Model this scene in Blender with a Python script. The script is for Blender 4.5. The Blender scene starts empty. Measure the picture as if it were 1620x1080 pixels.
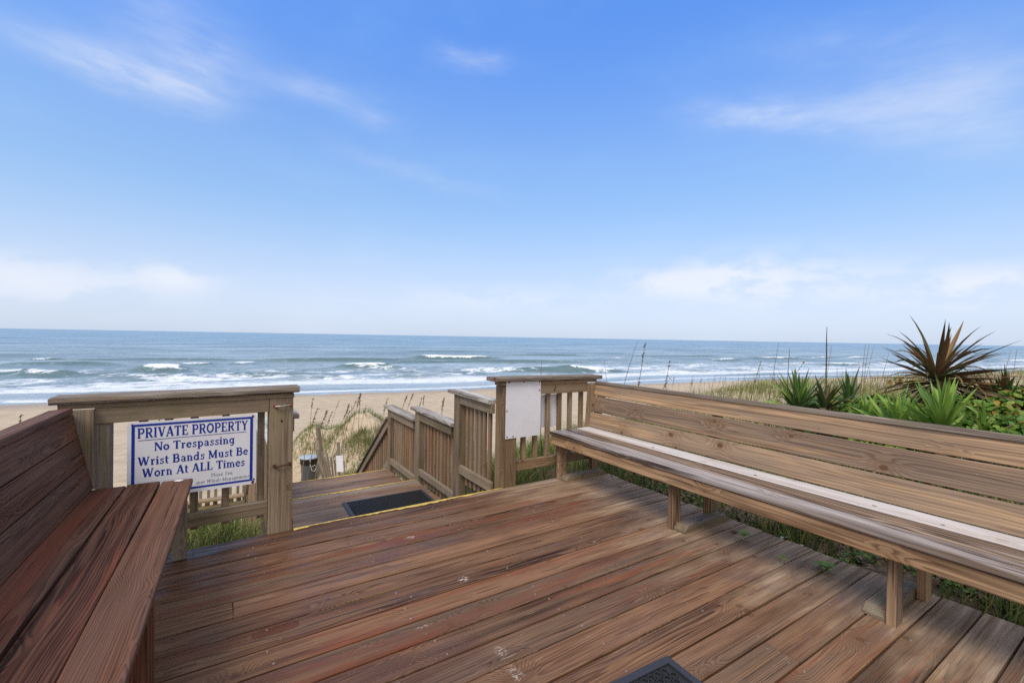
import bpy, math, random
import numpy as np
from math import radians, sin, cos, pi, sqrt, atan2, exp
from mathutils import Vector, Matrix
random.seed(7)
RNG = np.random.default_rng(7)
C = bpy.context.scene.collection
SC = bpy.context.scene

# ------------------------------------------------------------------ camera
H = 1.35
cam_d = bpy.data.cameras.new('camera'); cam = bpy.data.objects.new('camera', cam_d); C.objects.link(cam)
cam_d.sensor_width = 36.0; cam_d.lens = 36.0 * 712.0 / 1620.0
cam_d.clip_start = 0.05; cam_d.clip_end = 120000
yaw, pitch, roll = radians(32.7), radians(-0.56), radians(0.99)
cam.matrix_world = (Matrix.Translation((0, 0, H)) @ Matrix.Rotation(-yaw, 4, 'Z')
                    @ Matrix.Rotation(pi / 2 + pitch, 4, 'X') @ Matrix.Rotation(roll, 4, 'Z'))
SC.camera = cam
SC.view_settings.view_transform = 'Standard'
SC.view_settings.look = 'None'
SC.view_settings.exposure = 0.07
SC.view_settings.gamma = 1.0
SC.cycles.use_denoising = False
SC.cycles.max_bounces = 8
SC.cycles.transparent_max_bounces = 8


# ------------------------------------------------------------------ node helper
class G:
    """a tiny expression layer over a node tree"""
    def __init__(s, tree): s.t = tree; s.n = tree.nodes; s.l = tree.links
    def node(s, kind, **kw):
        n = s.n.new(kind)
        for k, v in kw.items(): setattr(n, k, v)
        return n
    def put(s, sock, v):
        if isinstance(v, E): s.l.new(v.k, sock)
        elif isinstance(v, bpy.types.NodeSocket): s.l.new(v, sock)
        else:
            try: sock.default_value = v
            except Exception: sock.default_value = tuple(v) + (1.0,)
    def m(s, op, *a, clamp=False):
        n = s.node('ShaderNodeMath', operation=op, use_clamp=clamp)
        for i, x in enumerate(a): s.put(n.inputs[i], x)
        return E(s, n.outputs[0])
    def attr(s, name, kind='Vector'):
        return E(s, s.node('ShaderNodeAttribute', attribute_name=name).outputs[kind])
    def sep(s, v):
        n = s.node('ShaderNodeSeparateXYZ'); s.put(n.inputs[0], v)
        return [E(s, n.outputs[i]) for i in range(3)]
    def comb(s, x, y, z):
        n = s.node('ShaderNodeCombineXYZ')
        for i, v in enumerate((x, y, z)): s.put(n.inputs[i], v)
        return E(s, n.outputs[0])
    def noise(s, v, scale=1.0, detail=2.0, rough=0.5, dist=0.0, out='Fac'):
        n = s.node('ShaderNodeTexNoise')
        s.put(n.inputs['Vector'], v); s.put(n.inputs['Scale'], scale); s.put(n.inputs['Detail'], detail)
        s.put(n.inputs['Roughness'], rough); s.put(n.inputs['Distortion'], dist)
        return E(s, n.outputs[out])
    def vor(s, v, scale=1.0, dim='3D', feature='F1'):
        n = s.node('ShaderNodeTexVoronoi', voronoi_dimensions=dim, feature=feature)
        s.put(n.inputs['Vector'], v); s.put(n.inputs['Scale'], scale)
        return n
    def step(s, v, a, b, lo=0.0, hi=1.0, kind='SMOOTHSTEP'):
        n = s.node('ShaderNodeMapRange', interpolation_type=kind)
        s.put(n.inputs[0], v); s.put(n.inputs[1], a); s.put(n.inputs[2], b); s.put(n.inputs[3], lo); s.put(n.inputs[4], hi)
        return E(s, n.outputs[0])
    def mix(s, f, a, b, mode='MIX'):
        n = s.node('ShaderNodeMix', data_type='RGBA', blend_type=mode)
        s.put(n.inputs[0], f); s.put(n.inputs[6], a); s.put(n.inputs[7], b)
        return E(s, n.outputs[2])
    def vscale(s, v, xyz):
        n = s.node('ShaderNodeVectorMath', operation='MULTIPLY'); s.put(n.inputs[0], v); s.put(n.inputs[1], xyz)
        return E(s, n.outputs[0])
    def vadd(s, v, w):
        n = s.node('ShaderNodeVectorMath', operation='ADD'); s.put(n.inputs[0], v); s.put(n.inputs[1], w)
        return E(s, n.outputs[0])
    def pos(s): return E(s, s.node('ShaderNodeNewGeometry').outputs['Position'])
    def bump(s, h, strength=0.5, dist=0.01, normal=None):
        n = s.node('ShaderNodeBump'); s.put(n.inputs['Strength'], strength); s.put(n.inputs['Distance'], dist); s.put(n.inputs['Height'], h)
        if normal is not None: s.put(n.inputs['Normal'], normal)
        return E(s, n.outputs[0])


class E:
    def __init__(s, g, k): s.g = g; s.k = k
    def __add__(s, o): return s.g.m('ADD', s, o)
    __radd__ = __add__
    def __sub__(s, o): return s.g.m('SUBTRACT', s, o)
    def __rsub__(s, o): return s.g.m('SUBTRACT', o, s)
    def __mul__(s, o): return s.g.m('MULTIPLY', s, o)
    __rmul__ = __mul__
    def __truediv__(s, o): return s.g.m('DIVIDE', s, o)
    def __pow__(s, o): return s.g.m('POWER', s, o)


def hx(h):
    """sRGB hex -> linear rgba"""
    c = [int(h[i:i + 2], 16) / 255 for i in (0, 2, 4)]
    return tuple((x / 12.92 if x <= 0.04045 else ((x + 0.055) / 1.055) ** 2.4) for x in c) + (1.0,)


def material(name):
    m = bpy.data.materials.new(name); m.use_nodes = True
    g = G(m.node_tree); b = m.node_tree.nodes['Principled BSDF']
    return m, g, b


# ------------------------------------------------------------------ sky and sun
SUN_EL, SUN_AZ = 52.0, 236.0          # degrees above the horizon; clockwise from +Y (seaward)
w = bpy.data.worlds.new('World'); SC.world = w; w.use_nodes = True
g = G(w.node_tree); bg = w.node_tree.nodes['Background']
sky = g.node('ShaderNodeTexSky', sky_type='NISHITA')
sky.sun_disc = False; sky.sun_elevation = radians(SUN_EL); sky.sun_rotation = radians(SUN_AZ)
sky.altitude = 0; sky.air_density = 1.0; sky.dust_density = 1.0; sky.ozone_density = 1.6
dirv = E(g, g.node('ShaderNodeTexCoord').outputs['Generated'])
dx, dy, dz = g.sep(dirv)
az = g.m('ARCTAN2', dx, dy); el = g.m('ARCSINE', dz)
wob = g.noise(g.comb(az * 5.0, el * 9.0, 0.3), 1.0, 5.0, 0.6, out='Color')
w1, w2, w3 = g.sep(wob)
streak = g.noise(g.comb(az * 6.0, el * 20.0 + az * 1.5, 1.7), 1.0, 5.0, 0.55)
puff = g.noise(g.comb(az * 9.0, el * 20.0, 4.1), 1.0, 7.0, 0.58)
def blob(a0, e0, ra, re, amp, tilt, tex, warp=0.10):
    """a soft cloud patch round azimuth a0 and elevation e0 (degrees)"""
    a = az - radians(a0) + (w1 - 0.5) * warp * 1.6; e = el - radians(e0) + (w2 - 0.5) * warp * 0.7
    u = (a * cos(tilt) + e * sin(tilt)) / radians(ra); v = (e * cos(tilt) - a * sin(tilt)) / radians(re)
    return g.m('EXPONENT', (u * u + v * v) * -1.0) * amp * tex
WISPS = [  # az, el, half widths, strength, tilt
    (-8, 23.4, 7, 1.4, 0.70, -0.04), (-3.5, 25.0, 5, 2.6, 0.50, 0.10), (-5, 29, 6, 3.0, 0.26, 0.15), (9, 26.2, 6, 1.3, 0.36, 0.02),
    (27.5, 31.3, 5.0, 1.0, 0.42, -0.03), (15.5, 24.6, 3.0, 0.9, 0.30, -0.05), (20, 19.5, 8, 0.9, 0.26, -0.22),
    (59, 24.0, 6.0, 1.1, 0.62, -0.20), (66, 22.8, 9, 1.8, 0.42, -0.20), (76, 22.2, 6, 2.6, 0.45, -0.12), (79, 18.0, 8, 2.0, 0.36, -0.25), (70, 27.5, 8, 2.0, 0.22, -0.1)]
LOW = [(-3.8, 5.2, 3.4, 1.5, 0.7, 0.0), (-15, 4.2, 9, 2.0, 0.75, 0.0), (62, 6.3, 10, 2.6, 0.85, -0.06), (52, 6.8, 7, 1.8, 0.7, 0.0),
       (79, 5.0, 6, 1.9, 0.9, 0.0), (30, 4.5, 12, 1.6, 0.4, 0.0)]
fibre = g.noise(g.comb(az * 14.0 + (w3 - 0.5) * 1.2, el * 60.0 + az * 6.0, 2.9), 1.0, 5.0, 0.62)
TEX1 = g.step(streak * 0.6 + fibre * 0.4, 0.28, 0.70) * 0.8 + 0.2; TEX2 = g.step(puff, 0.40, 0.57) * 0.85 + 0.15
cl = None
for a0, e0, ra, re, amp, t in WISPS:
    b_ = blob(a0, e0, ra, re, amp * 0.72, t, TEX1, 0.08); cl = b_ if cl is None else cl + b_
for a0, e0, ra, re, amp, t in LOW: cl = cl + blob(a0, e0, ra, re, amp, t, TEX2, 0.06)
cl = g.m('MINIMUM', cl, 0.85)
veil = g.step(el, radians(1.0), radians(36.0), 0.74, 0.0) + g.step(g.noise(g.comb(az * 2.5, el * 6, 8.8), 1.0, 5.0, 0.6), 0.45, 0.8) * 0.10
base = g.mix(1.0, E(g, sky.outputs[0]), (0.096, 0.110, 0.152, 1.0), 'MULTIPLY')
deep = g.mix(g.step(el, radians(6.0), radians(42.0)), (1.0, 1.0, 1.0, 1.0), (1.35, 1.9, 2.1, 1.0))
base = g.mix(1.0, base, deep, 'MULTIPLY')
base = g.mix(g.m('MINIMUM', veil, 1.0), base, g.mix(g.step(el, radians(3.0), radians(17.0)), (0.69, 0.79, 0.96, 1.0), (0.44, 0.70, 0.96, 1.0)))
base = g.mix(cl, base, (0.82, 0.86, 0.95, 1.0))
# unseen white cloud overhead and behind the camera, added to neutralise the ambient light
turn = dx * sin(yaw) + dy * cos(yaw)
fill_cloud = g.m('MAXIMUM', g.step(el, radians(40.0), radians(62.0)), g.step(turn, 0.15, -0.35) * g.step(el, radians(-1.0), radians(6.0)))
fill_cloud = fill_cloud * g.step(puff + (streak - 0.5) * 0.5, 0.2, 0.5, 0.75, 1.0)
base = g.mix(fill_cloud, base, (0.85, 0.865, 0.885, 1.0))
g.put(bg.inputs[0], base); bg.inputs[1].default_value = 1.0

sun_d = bpy.data.lights.new('sun', 'SUN'); sun = bpy.data.objects.new('sun', sun_d); C.objects.link(sun)
sun_d.energy = 2.5; sun_d.angle = radians(26.0); sun_d.color = (1.0, 0.95, 0.88)
sdir = Vector((sin(radians(SUN_AZ)) * cos(radians(SUN_EL)), cos(radians(SUN_AZ)) * cos(radians(SUN_EL)), sin(radians(SUN_EL))))
sun.rotation_euler = sdir.to_track_quat('Z', 'Y').to_euler(); sun.location = sdir * 50


# ------------------------------------------------------------------ materials
def wood(name, dark, light, red=None, grey='8f857c', grey_amt=0.25, contrast=0.6, rough=(0.45, 0.75), green=0.0, ring=0.0075,
         region=None, crack=0.6, bump=0.5, knots=1.0, wet=None, tan=0.3, tan_col='a8835f', red_amt=0.6, speck=0.0, spec=0.35):
    m, g, b = material(name)
    P = g.attr('wc'); wr = g.attr('wr'); r1, r2, r3 = g.sep(wr)
    l, a, c = g.sep(P)
    n1 = g.noise(g.vscale(P, (1.1, 5.0, 5.0)), 1.0, 2.0, 0.5, out='Color'); nx, ny, nz = g.sep(n1)
    aa = a + (nx - 0.5) * 0.05; cc = c + (ny - 0.5) * 0.05
    rad = g.m('SQRT', aa * aa + cc * cc)
    # knots: one candidate per 0.55 x 0.16 m cell of the board's broad face
    kv = g.vor(g.comb(l * 1.8, a * 6.2, r1 * 37.0), 1.0, '3D')
    kp = g.sep(E(g, kv.outputs['Position'])); kc = g.sep(E(g, kv.outputs['Color']))
    dl = (l * 1.8 - kp[0]) / 1.8; da = (a * 6.2 - kp[1]) / 6.2
    kd = g.m('SQRT', dl * dl * 0.55 + da * da)
    on = g.step(kc[0], 0.52, 0.53) * knots
    kr = kc[1] * 0.013 + 0.007
    core = g.step(kd / kr, 0.75, 1.15, 1.0, 0.0) * on
    halo = g.m('EXPONENT', kd * kd * -330.0) * on
    rr = rad + halo * 0.05
    ph = rr / ring + (g.noise(g.vscale(P, (0.5, 22.0, 22.0)), 1.0, 2.0) - 0.5) * 4.0
    fr = g.m('FRACT', ph)
    late = g.step(fr, 0.25, 0.9) * g.step(fr, 0.92, 1.0, 1.0, 0.0)
    fib = g.noise(g.vscale(P, (3.2, 140.0, 140.0)), 1.0, 3.0, 0.65)
    stk = g.noise(g.vscale(P, (1.3, 42.0, 42.0)), 1.0, 3.0, 0.6)
    blo = g.noise(g.vscale(P, (1.6, 7.0, 7.0)), 1.0, 3.0, 0.55)
    stk2 = g.noise(g.vscale(P, (0.55, 24.0, 24.0)), 1.0, 4.0, 0.66)
    t = late * (0.55 * contrast) + (stk2 - 0.5) * 1.1 * contrast + (stk - 0.5) * 1.3 * contrast + (fib - 0.5) * 0.55 * contrast + (blo - 0.5) * 0.9 + (r1 - 0.5) * 0.5 + 0.35
    t = g.m('MINIMUM', g.m('MAXIMUM', t, 0.0), 1.0)
    col = g.mix(t, hx(light), hx(dark))
    if red: col = g.mix(g.step(g.noise(g.vscale(P, (0.9, 11.0, 11.0)), 1.0, 3.0, 0.6, 0.4) + (r2 - 0.5) * 0.25, 0.54, 0.76) * red_amt, col, hx(red))
    tanm = g.step(g.noise(g.vadd(g.vscale(P, (1.0, 15.0, 15.0)), (9.0, 3.0, 7.0)), 1.0, 3.0, 0.6, 0.3), 0.52, 0.72) * tan
    col = g.mix(tanm, col, g.mix(late * 0.5, hx(tan_col), hx(dark)))
    gm = g.step(g.noise(g.vscale(P, (0.7, 11.0, 11.0)), 1.0, 4.0, 0.6, 0.5) + (r3 - 0.5) * 0.30, 0.46, 0.66) * grey_amt
    rgh = g.m('ADD', g.step(stk, 0.3, 0.7, rough[0], rough[1]), 0.0)
    if region is not None:
        gm2, colr, rg2 = region(g, P, stk, fib, late)
        col = g.mix(gm2, col, colr); rgh = g.m('ADD', rgh, gm2 * rg2)
    col = g.mix(gm, col, g.mix(late * 0.6, hx(grey), g.mix(0.5, hx(grey), hx(dark))))
    if green > 0:
        ga = g.step(g.noise(g.pos(), 5.0, 4.0, 0.6), 0.45, 0.75) * green
        col = g.mix(ga, col, hx('6b6a3c'))
    col = g.mix(halo * 0.35, col, g.mix(0.5, hx(dark), hx('7a5a3c')))
    kring = g.step(g.m('FRACT', kd / 0.0035), 0.3, 0.9)
    col = g.mix(core * 0.9, col, g.mix(kring * 0.6, hx('6b4a32'), hx('2e1c12')))
    ck = g.step(g.noise(g.vscale(P, (2.2, 95.0, 95.0)), 1.0, 2.0, 0.45), 0.66, 0.72) * crack
    col = g.mix(ck * 0.75, col, hx('1a110c'))
    if wet is not None:
        wf, wcol, wr_ = wet(g)
        col = g.mix(wf * 0.6, col, wcol); rgh = g.m('MAXIMUM', rgh - wf * 0.5, wr_)
    if speck > 0:
        sp = g.step(g.noise(g.vscale(P, (110.0, 300.0, 300.0)), 1.0, 2.0, 0.6), 0.66, 0.74) * g.step(g.noise(g.vscale(P, (2.5, 9.0, 9.0)), 1.0, 3.0, 0.6), 0.46, 0.70) * speck
        scr = g.step(g.noise(g.vscale(P, (4.0, 120.0, 120.0)), 1.0, 3.0, 0.6), 0.65, 0.72) * g.step(g.noise(g.vscale(P, (1.1, 5.0, 5.0)), 1.0, 2.0), 0.5, 0.66) * speck
        col = g.mix(g.m('MAXIMUM', sp, scr * 0.55), col, hx('c4b6a6'))
    g.put(b.inputs['Base Color'], col); g.put(b.inputs['Roughness'], rgh)
    b.inputs['Specular IOR Level'].default_value = spec
    h = late * 0.2 + fib * 0.3 - ck * 1.6 + stk * 0.5
    g.put(b.inputs['Normal'], g.bump(h, bump, 0.0025))
    return m


def plain(name, col, rough=0.6, spec=0.4, var=0.12, scale=30.0, bump=0.0, metal=0.0):
    m, g, b = material(name)
    n = g.noise(g.pos(), scale, 4.0, 0.6)
    c = g.mix(g.step(n, 0.3, 0.75) * var, hx(col), tuple(x * 0.35 for x in hx(col)[:3]) + (1.0,))
    g.put(b.inputs['Base Color'], c); b.inputs['Roughness'].default_value = rough
    b.inputs['Specular IOR Level'].default_value = spec; b.inputs['Metallic'].default_value = metal
    if bump: g.put(b.inputs['Normal'], g.bump(n, bump, 0.004))
    return m


def deck_region(g, P, stk, fib, late):
    """dry, sun-bleached wood towards the sea edge and the right bench; the rest stays dark and damp"""
    px, py, pz = g.sep(g.pos())
    n = (g.noise(g.vscale(P, (1.4, 6.5, 6.5)), 1.0, 3.0, 0.6) - 0.5) * 1.5 + (stk - 0.5) * 0.9
    k = g.m('MAXIMUM', g.step(px + n * 1.25, 2.30, 3.0), g.step(py * 0.75 + px * 0.42 + n * 0.8, 3.1, 3.7))
    c = g.mix(g.step(stk, 0.35, 0.7), hx('c4ac90'), hx('8a6e54'))
    c = g.mix(g.step(fib, 0.4, 0.7) * 0.4, c, hx('65503e'))
    sc = None
    for (x0, y0, rx, ry) in ((1.139, 2.234, .035, .030), (1.018, 1.628, .030, .045), (0.999, 1.491, .03, .05), (0.797, 1.96, .05, .012), (1.068, 2.872, .05, .025)):
        u = (px - x0) / rx; v = (py - y0) / ry
        q = g.m('EXPONENT', (u * u + v * v) * -1.0); sc = q if sc is None else g.m('MAXIMUM', sc, q)
    sc = sc * g.step(g.noise(g.vscale(P, (60.0, 170.0, 170.0)), 1.0, 3.0, 0.6), 0.42, 0.62)
    c = g.mix(g.step(sc, 0.15, 0.5), c, hx('cfc4b6'))
    return g.m('MAXIMUM', k * 0.85, g.step(sc, 0.2, 0.75) * 0.75), c, 0.12


def deck_wet(g):
    px, py, pz = g.sep(g.pos())
    u = (px - 0.215) / 0.10; v = (py - 2.285) / 0.036
    n = g.noise(g.pos(), 14.0, 3.0, 0.6)
    u2 = (px + 0.02) / 0.14; v2 = (py - 2.30) / 0.045
    pud = g.m('MAXIMUM', g.step(u * u * u * u + v * v * v * v + (n - 0.5) * 0.8, 0.85, 1.0, 1.0, 0.0), g.step(u2 * u2 + v2 * v2 + (n - 0.5) * 2.0, 0.6, 1.1, 0.7, 0.0))
    damp = g.step(g.noise(g.vscale(g.pos(), (1.3, 3.2, 1.0)), 1.0, 4.0, 0.6) - px * 0.05, 0.42, 0.60) * 0.60
    f = g.m('MAXIMUM', pud, damp)
    return f, g.mix(pud, hx('4f3024'), hx('4c1e0c')), 0.30


M = {}
M['deck'] = wood('damp_deck_wood', '2c1912', '8c674c', red='76391f', grey='6c5a4b', grey_amt=0.45, contrast=0.75, rough=(0.5, 0.72), region=deck_region, wet=deck_wet, bump=0.5, tan=0.38, tan_col='9e7650', red_amt=0.75, speck=1.0, knots=0.8, spec=0.17)
M['bench_dark'] = wood('dark_wet_bench_wood', '371f17', '7c543f', red='7a402b', grey='69564a', grey_amt=0.35, contrast=0.8, rough=(0.55, 0.75), bump=0.6, knots=0.5, tan=0.22, tan_col='96664a', red_amt=0.75, crack=1.0, spec=0.14)
M['bench_light'] = wood('pale_bench_wood', '5c4331', 'be9c79', red='996a48', grey='776a61', grey_amt=0.6, contrast=0.8, rough=(0.6, 0.85), bump=0.4, tan=0.25, tan_col='b08e6e', red_amt=0.3, ring=0.017, spec=0.2)
M['seat_grey'] = wood('silvered_seat_wood', '38281f', '9c8675', grey='b3aaa7', grey_amt=0.85, contrast=1.5, rough=(0.36, 0.55), bump=0.5, crack=1.0, tan=0.25, ring=0.02, knots=0.4)
M['seat_white'] = wood('bleached_seat_wood', 'a89b93', 'd6ccc8', grey='d8d4d6', grey_amt=0.9, contrast=0.7, rough=(0.32, 0.5), bump=0.3, tan=0.12, tan_col='a78f7e', knots=0.3)
M['rail'] = wood('weathered_rail_wood', '554536', '9a866f', grey='877d72', grey_amt=0.6, contrast=0.7, rough=(0.6, 0.85), green=0.45, bump=0.5, knots=0.6)
M['rail_warm'] = wood('warm_rail_wood', '604a36', 'a68a6a', grey='918372', grey_amt=0.5, contrast=0.7, rough=(0.6, 0.85), green=0.28, bump=0.5)
M['cap'] = wood('lichened_cap_wood', '43362d', '948679', grey='aba299', grey_amt=0.8, contrast=1.1, rough=(0.65, 0.9), green=0.4, bump=1.0, crack=1.0)
M['picket'] = wood('reddish_picket_wood', '573f2e', 'a3805f', red='8a5c3c', grey='8a8071', grey_amt=0.55, contrast=0.6, rough=(0.6, 0.85), green=0.2, bump=0.4, knots=0.4, red_amt=0.5)
M['tread'] = wood('stair_tread_wood', '47352b', '997a62', red='7c543e', grey='8d8174', grey_amt=0.6, contrast=0.7, rough=(0.5, 0.75), bump=0.5, tan=0.35, speck=0.5, red_amt=0.4)
M['cap_pale'] = wood('bleached_cap_wood', '5a4d43', 'b5aaa0', grey='c9c3bc', grey_amt=0.9, contrast=1.1, rough=(0.65, 0.9), green=0.15, bump=1.0, crack=1.0)
M['drift'] = wood('grey_stake_wood', '5d5145', '9b8d7b', grey='9c9184', grey_amt=0.7, contrast=0.7, rough=(0.7, 0.9), bump=0.5)
M['yellow'] = plain('worn_yellow_paint', 'dcba5e', 0.65, var=0.7, scale=45)
M['white'] = plain('white_sign_panel', 'dcdbe0', 0.35, var=0.10, scale=9)
M['blue'] = plain('blue_sign_ink', '14308f', 0.4, var=0.05)
M['ink'] = plain('grey_sign_ink', '5d6374', 0.5, var=0.05)
M['rust'] = plain('rusty_steel', '553828', 0.7, var=0.6, scale=120, metal=0.2)
M['rubber'] = plain('black_rubber', '29292b', 0.55, var=0.3, scale=80, bump=0.1)
M['rubber_edge'] = plain('grey_rubber_border', '35363b', 0.5, var=0.3, scale=120, bump=0.2)
M['steel'] = plain('screw_steel', 'b8b0a6', 0.4, var=0.8, scale=12, metal=0.5)
M['bin'] = plain('grey_bin_plastic', '4d5257', 0.45, var=0.2)
M['bin_lid'] = plain('pale_bin_lid', 'a3adba', 0.4, var=0.2)
M['bag'] = plain('black_bag_film', '16171a', 0.3, var=0.2)
M['red'] = plain('faded_red_paint', '8a3a34', 0.6, var=0.4)
M['paper'] = plain('white_scrap', 'e6e4e0', 0.6, var=0.1)
M['dead_leaf'] = plain('dead_brown_leaf', '6a4023', 0.7, var=0.4, scale=40)


# ------------------------------------------------------------------ mesh builder
class MB:
    def __init__(s): s.v = []; s.f = []; s.wc = []; s.wr = []; s.mi = []
    def add(s, verts, faces, wc=None, wr=(0.5, 0.5, 0.5), mi=0):
        o = len(s.v); s.v += [tuple(p) for p in verts]; s.f += [tuple(i + o for i in f) for f in faces]
        s.wc += [tuple(p) for p in (wc if wc is not None else verts)]; s.wr += [wr] * len(verts); s.mi += [mi] * len(faces)
    def build(s, name, mats, parent=None, smooth=False):
        me = bpy.data.meshes.new(name)
        me.from_pydata([tuple(map(float, p)) for p in s.v], [], s.f)
        for key, dat in (('wc', s.wc), ('wr', s.wr)):
            at = me.attributes.new(key, 'FLOAT_VECTOR', 'POINT')
            at.data.foreach_set('vector', np.array(dat, dtype=np.float32).ravel())
        if not isinstance(mats, (list, tuple)): mats = [mats]
        for m in mats: me.materials.append(m)
        me.polygons.foreach_set('material_index', s.mi)
        if smooth: me.polygons.foreach_set('use_smooth', [True] * len(me.polygons))
        me.update()
        o = bpy.data.objects.new(name, me); C.objects.link(o)
        if parent is not None:
            o.parent = parent; o.matrix_parent_inverse = parent.matrix_world.inverted()
        return o


def thing(name, label, cat, loc=(0, 0, 0), group=None, kind=None):
    o = bpy.data.objects.new(name, None); C.objects.link(o); o.location = loc; o.empty_display_size = 0.2
    o.matrix_world = Matrix.Translation(loc)
    if label: o['label'] = label
    if cat: o['category'] = cat
    if group: o['group'] = group
    if kind: o['kind'] = kind
    return o


def tag(o, label=None, cat=None, group=None, kind=None):
    for k, v in (('label', label), ('category', cat), ('group', group), ('kind', kind)):
        if v: o[k] = v
    return o


def rr_section(w, t, r, seg=2, rt=None):
    """rounded rectangle; rt = larger radius for the two +t corners"""
    pts = []
    for cx, cy, a0, top in ((1, 1, 0, 1), (-1, 1, 90, 1), (-1, -1, 180, 0), (1, -1, 270, 0)):
        q = (rt if (rt and top) else r)
        for k in range(seg + 1):
            a = radians(a0 + 90.0 * k / seg)
            pts.append((cx * (w / 2 - q) + q * cos(a), cy * (t / 2 - q) + q * sin(a)))
    return pts


def board(mb, p0, p1, w, t, wdir, r=0.004, n=None, bow=0.0015, wr=None, mi=0, rt=None, ragged=0.0, seg=2, pith=None):
    """a plank from p0 to p1 (centre line), w wide along wdir, t thick; carries its own grain coordinates"""
    p0 = Vector(p0); p1 = Vector(p1); d = p1 - p0; L = d.length; d.normalize()
    u = Vector(wdir); u = (u - d * u.dot(d)).normalized(); v = d.cross(u).normalized()
    sec = rr_section(w, t, r, seg, rt); ns = len(sec)
    n = n or max(2, int(L / 0.22))
    off = random.uniform(0, 60); pa = random.uniform(-.5, .5) * w * 0.9; pb = random.choice((-1, 1)) * random.uniform(0.015, 0.075)
    if pith: pa, pb = pith
    f1, f2, q1, q2 = random.uniform(1, 2.5), random.uniform(1, 3), random.uniform(0, 6), random.uniform(0, 6)
    vs, wc = [], []
    for i in range(n + 1):
        x = L * i / n
        bu = bow * sin(f1 * x + q1); bv = bow * 0.7 * sin(f2 * x + q2)
        for (a, b) in sec:
            j = random.uniform(-1, 1) * ragged
            jj = (random.uniform(-1, 1) * min(0.003, r)) if i in (0, n) else 0
            vs.append(p0 + d * (x + jj) + u * (a + bu + j) + v * (b + bv + j * 0.5))
            wc.append((x + off, a + pa, b + pb))
    fs = []
    for i in range(n):
        for k in range(ns):
            k2 = (k + 1) % ns
            fs.append((i * ns + k, i * ns + k2, (i + 1) * ns + k2, (i + 1) * ns + k))
    fs.append(tuple(range(ns))[::-1]); fs.append(tuple(n * ns + k for k in range(ns)))
    mb.add(vs, fs, wc, wr or (random.random(), random.random(), random.random()), mi)


def plank(name, parent, mat, *a, **k):
    mb = MB(); board(mb, *a, **k); return mb.build(name, mat, parent)


def tube(mb, pts, rad, ns=6, mi=0, wr=(0.5, 0.5, 0.5)):
    pts = [Vector(p) for p in pts]; n = len(pts)
    rads = rad if isinstance(rad, (list, tuple)) else [rad] * n
    vs, wc = [], []; L = 0
    ref = Vector((0, 0, 1)) if abs((pts[-1] - pts[0]).normalized().z) < 0.9 else Vector((1, 0, 0))
    for i, p in enumerate(pts):
        d = (pts[min(i + 1, n - 1)] - pts[max(i - 1, 0)]).normalized()
        u = d.cross(ref).normalized(); v = d.cross(u)
        if i: L += (p - pts[i - 1]).length
        for k in range(ns):
            a = 2 * pi * k / ns
            vs.append(p + (u * cos(a) + v * sin(a)) * rads[i]); wc.append((L, rads[i] * cos(a), rads[i] * sin(a)))
    fs = [(i * ns + k, i * ns + (k + 1) % ns, (i + 1) * ns + (k + 1) % ns, (i + 1) * ns + k) for i in range(n - 1) for k in range(ns)]
    fs.append(tuple(range(ns))[::-1]); fs.append(tuple((n - 1) * ns + k for k in range(ns)))
    mb.add(vs, fs, wc, wr, mi)


def box(mb, c, s, mi=0, wr=(0.5, 0.5, 0.5)):
    x, y, z = c; a, b, h = s[0] / 2, s[1] / 2, s[2] / 2
    vs = [(x + i * a, y + j * b, z + k * h) for k in (-1, 1) for j in (-1, 1) for i in (-1, 1)]
    mb.add(vs, [(0, 2, 3, 1), (4, 5, 7, 6), (0, 1, 5, 4), (2, 6, 7, 3), (0, 4, 6, 2), (1, 3, 7, 5)], None, wr, mi)


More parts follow.
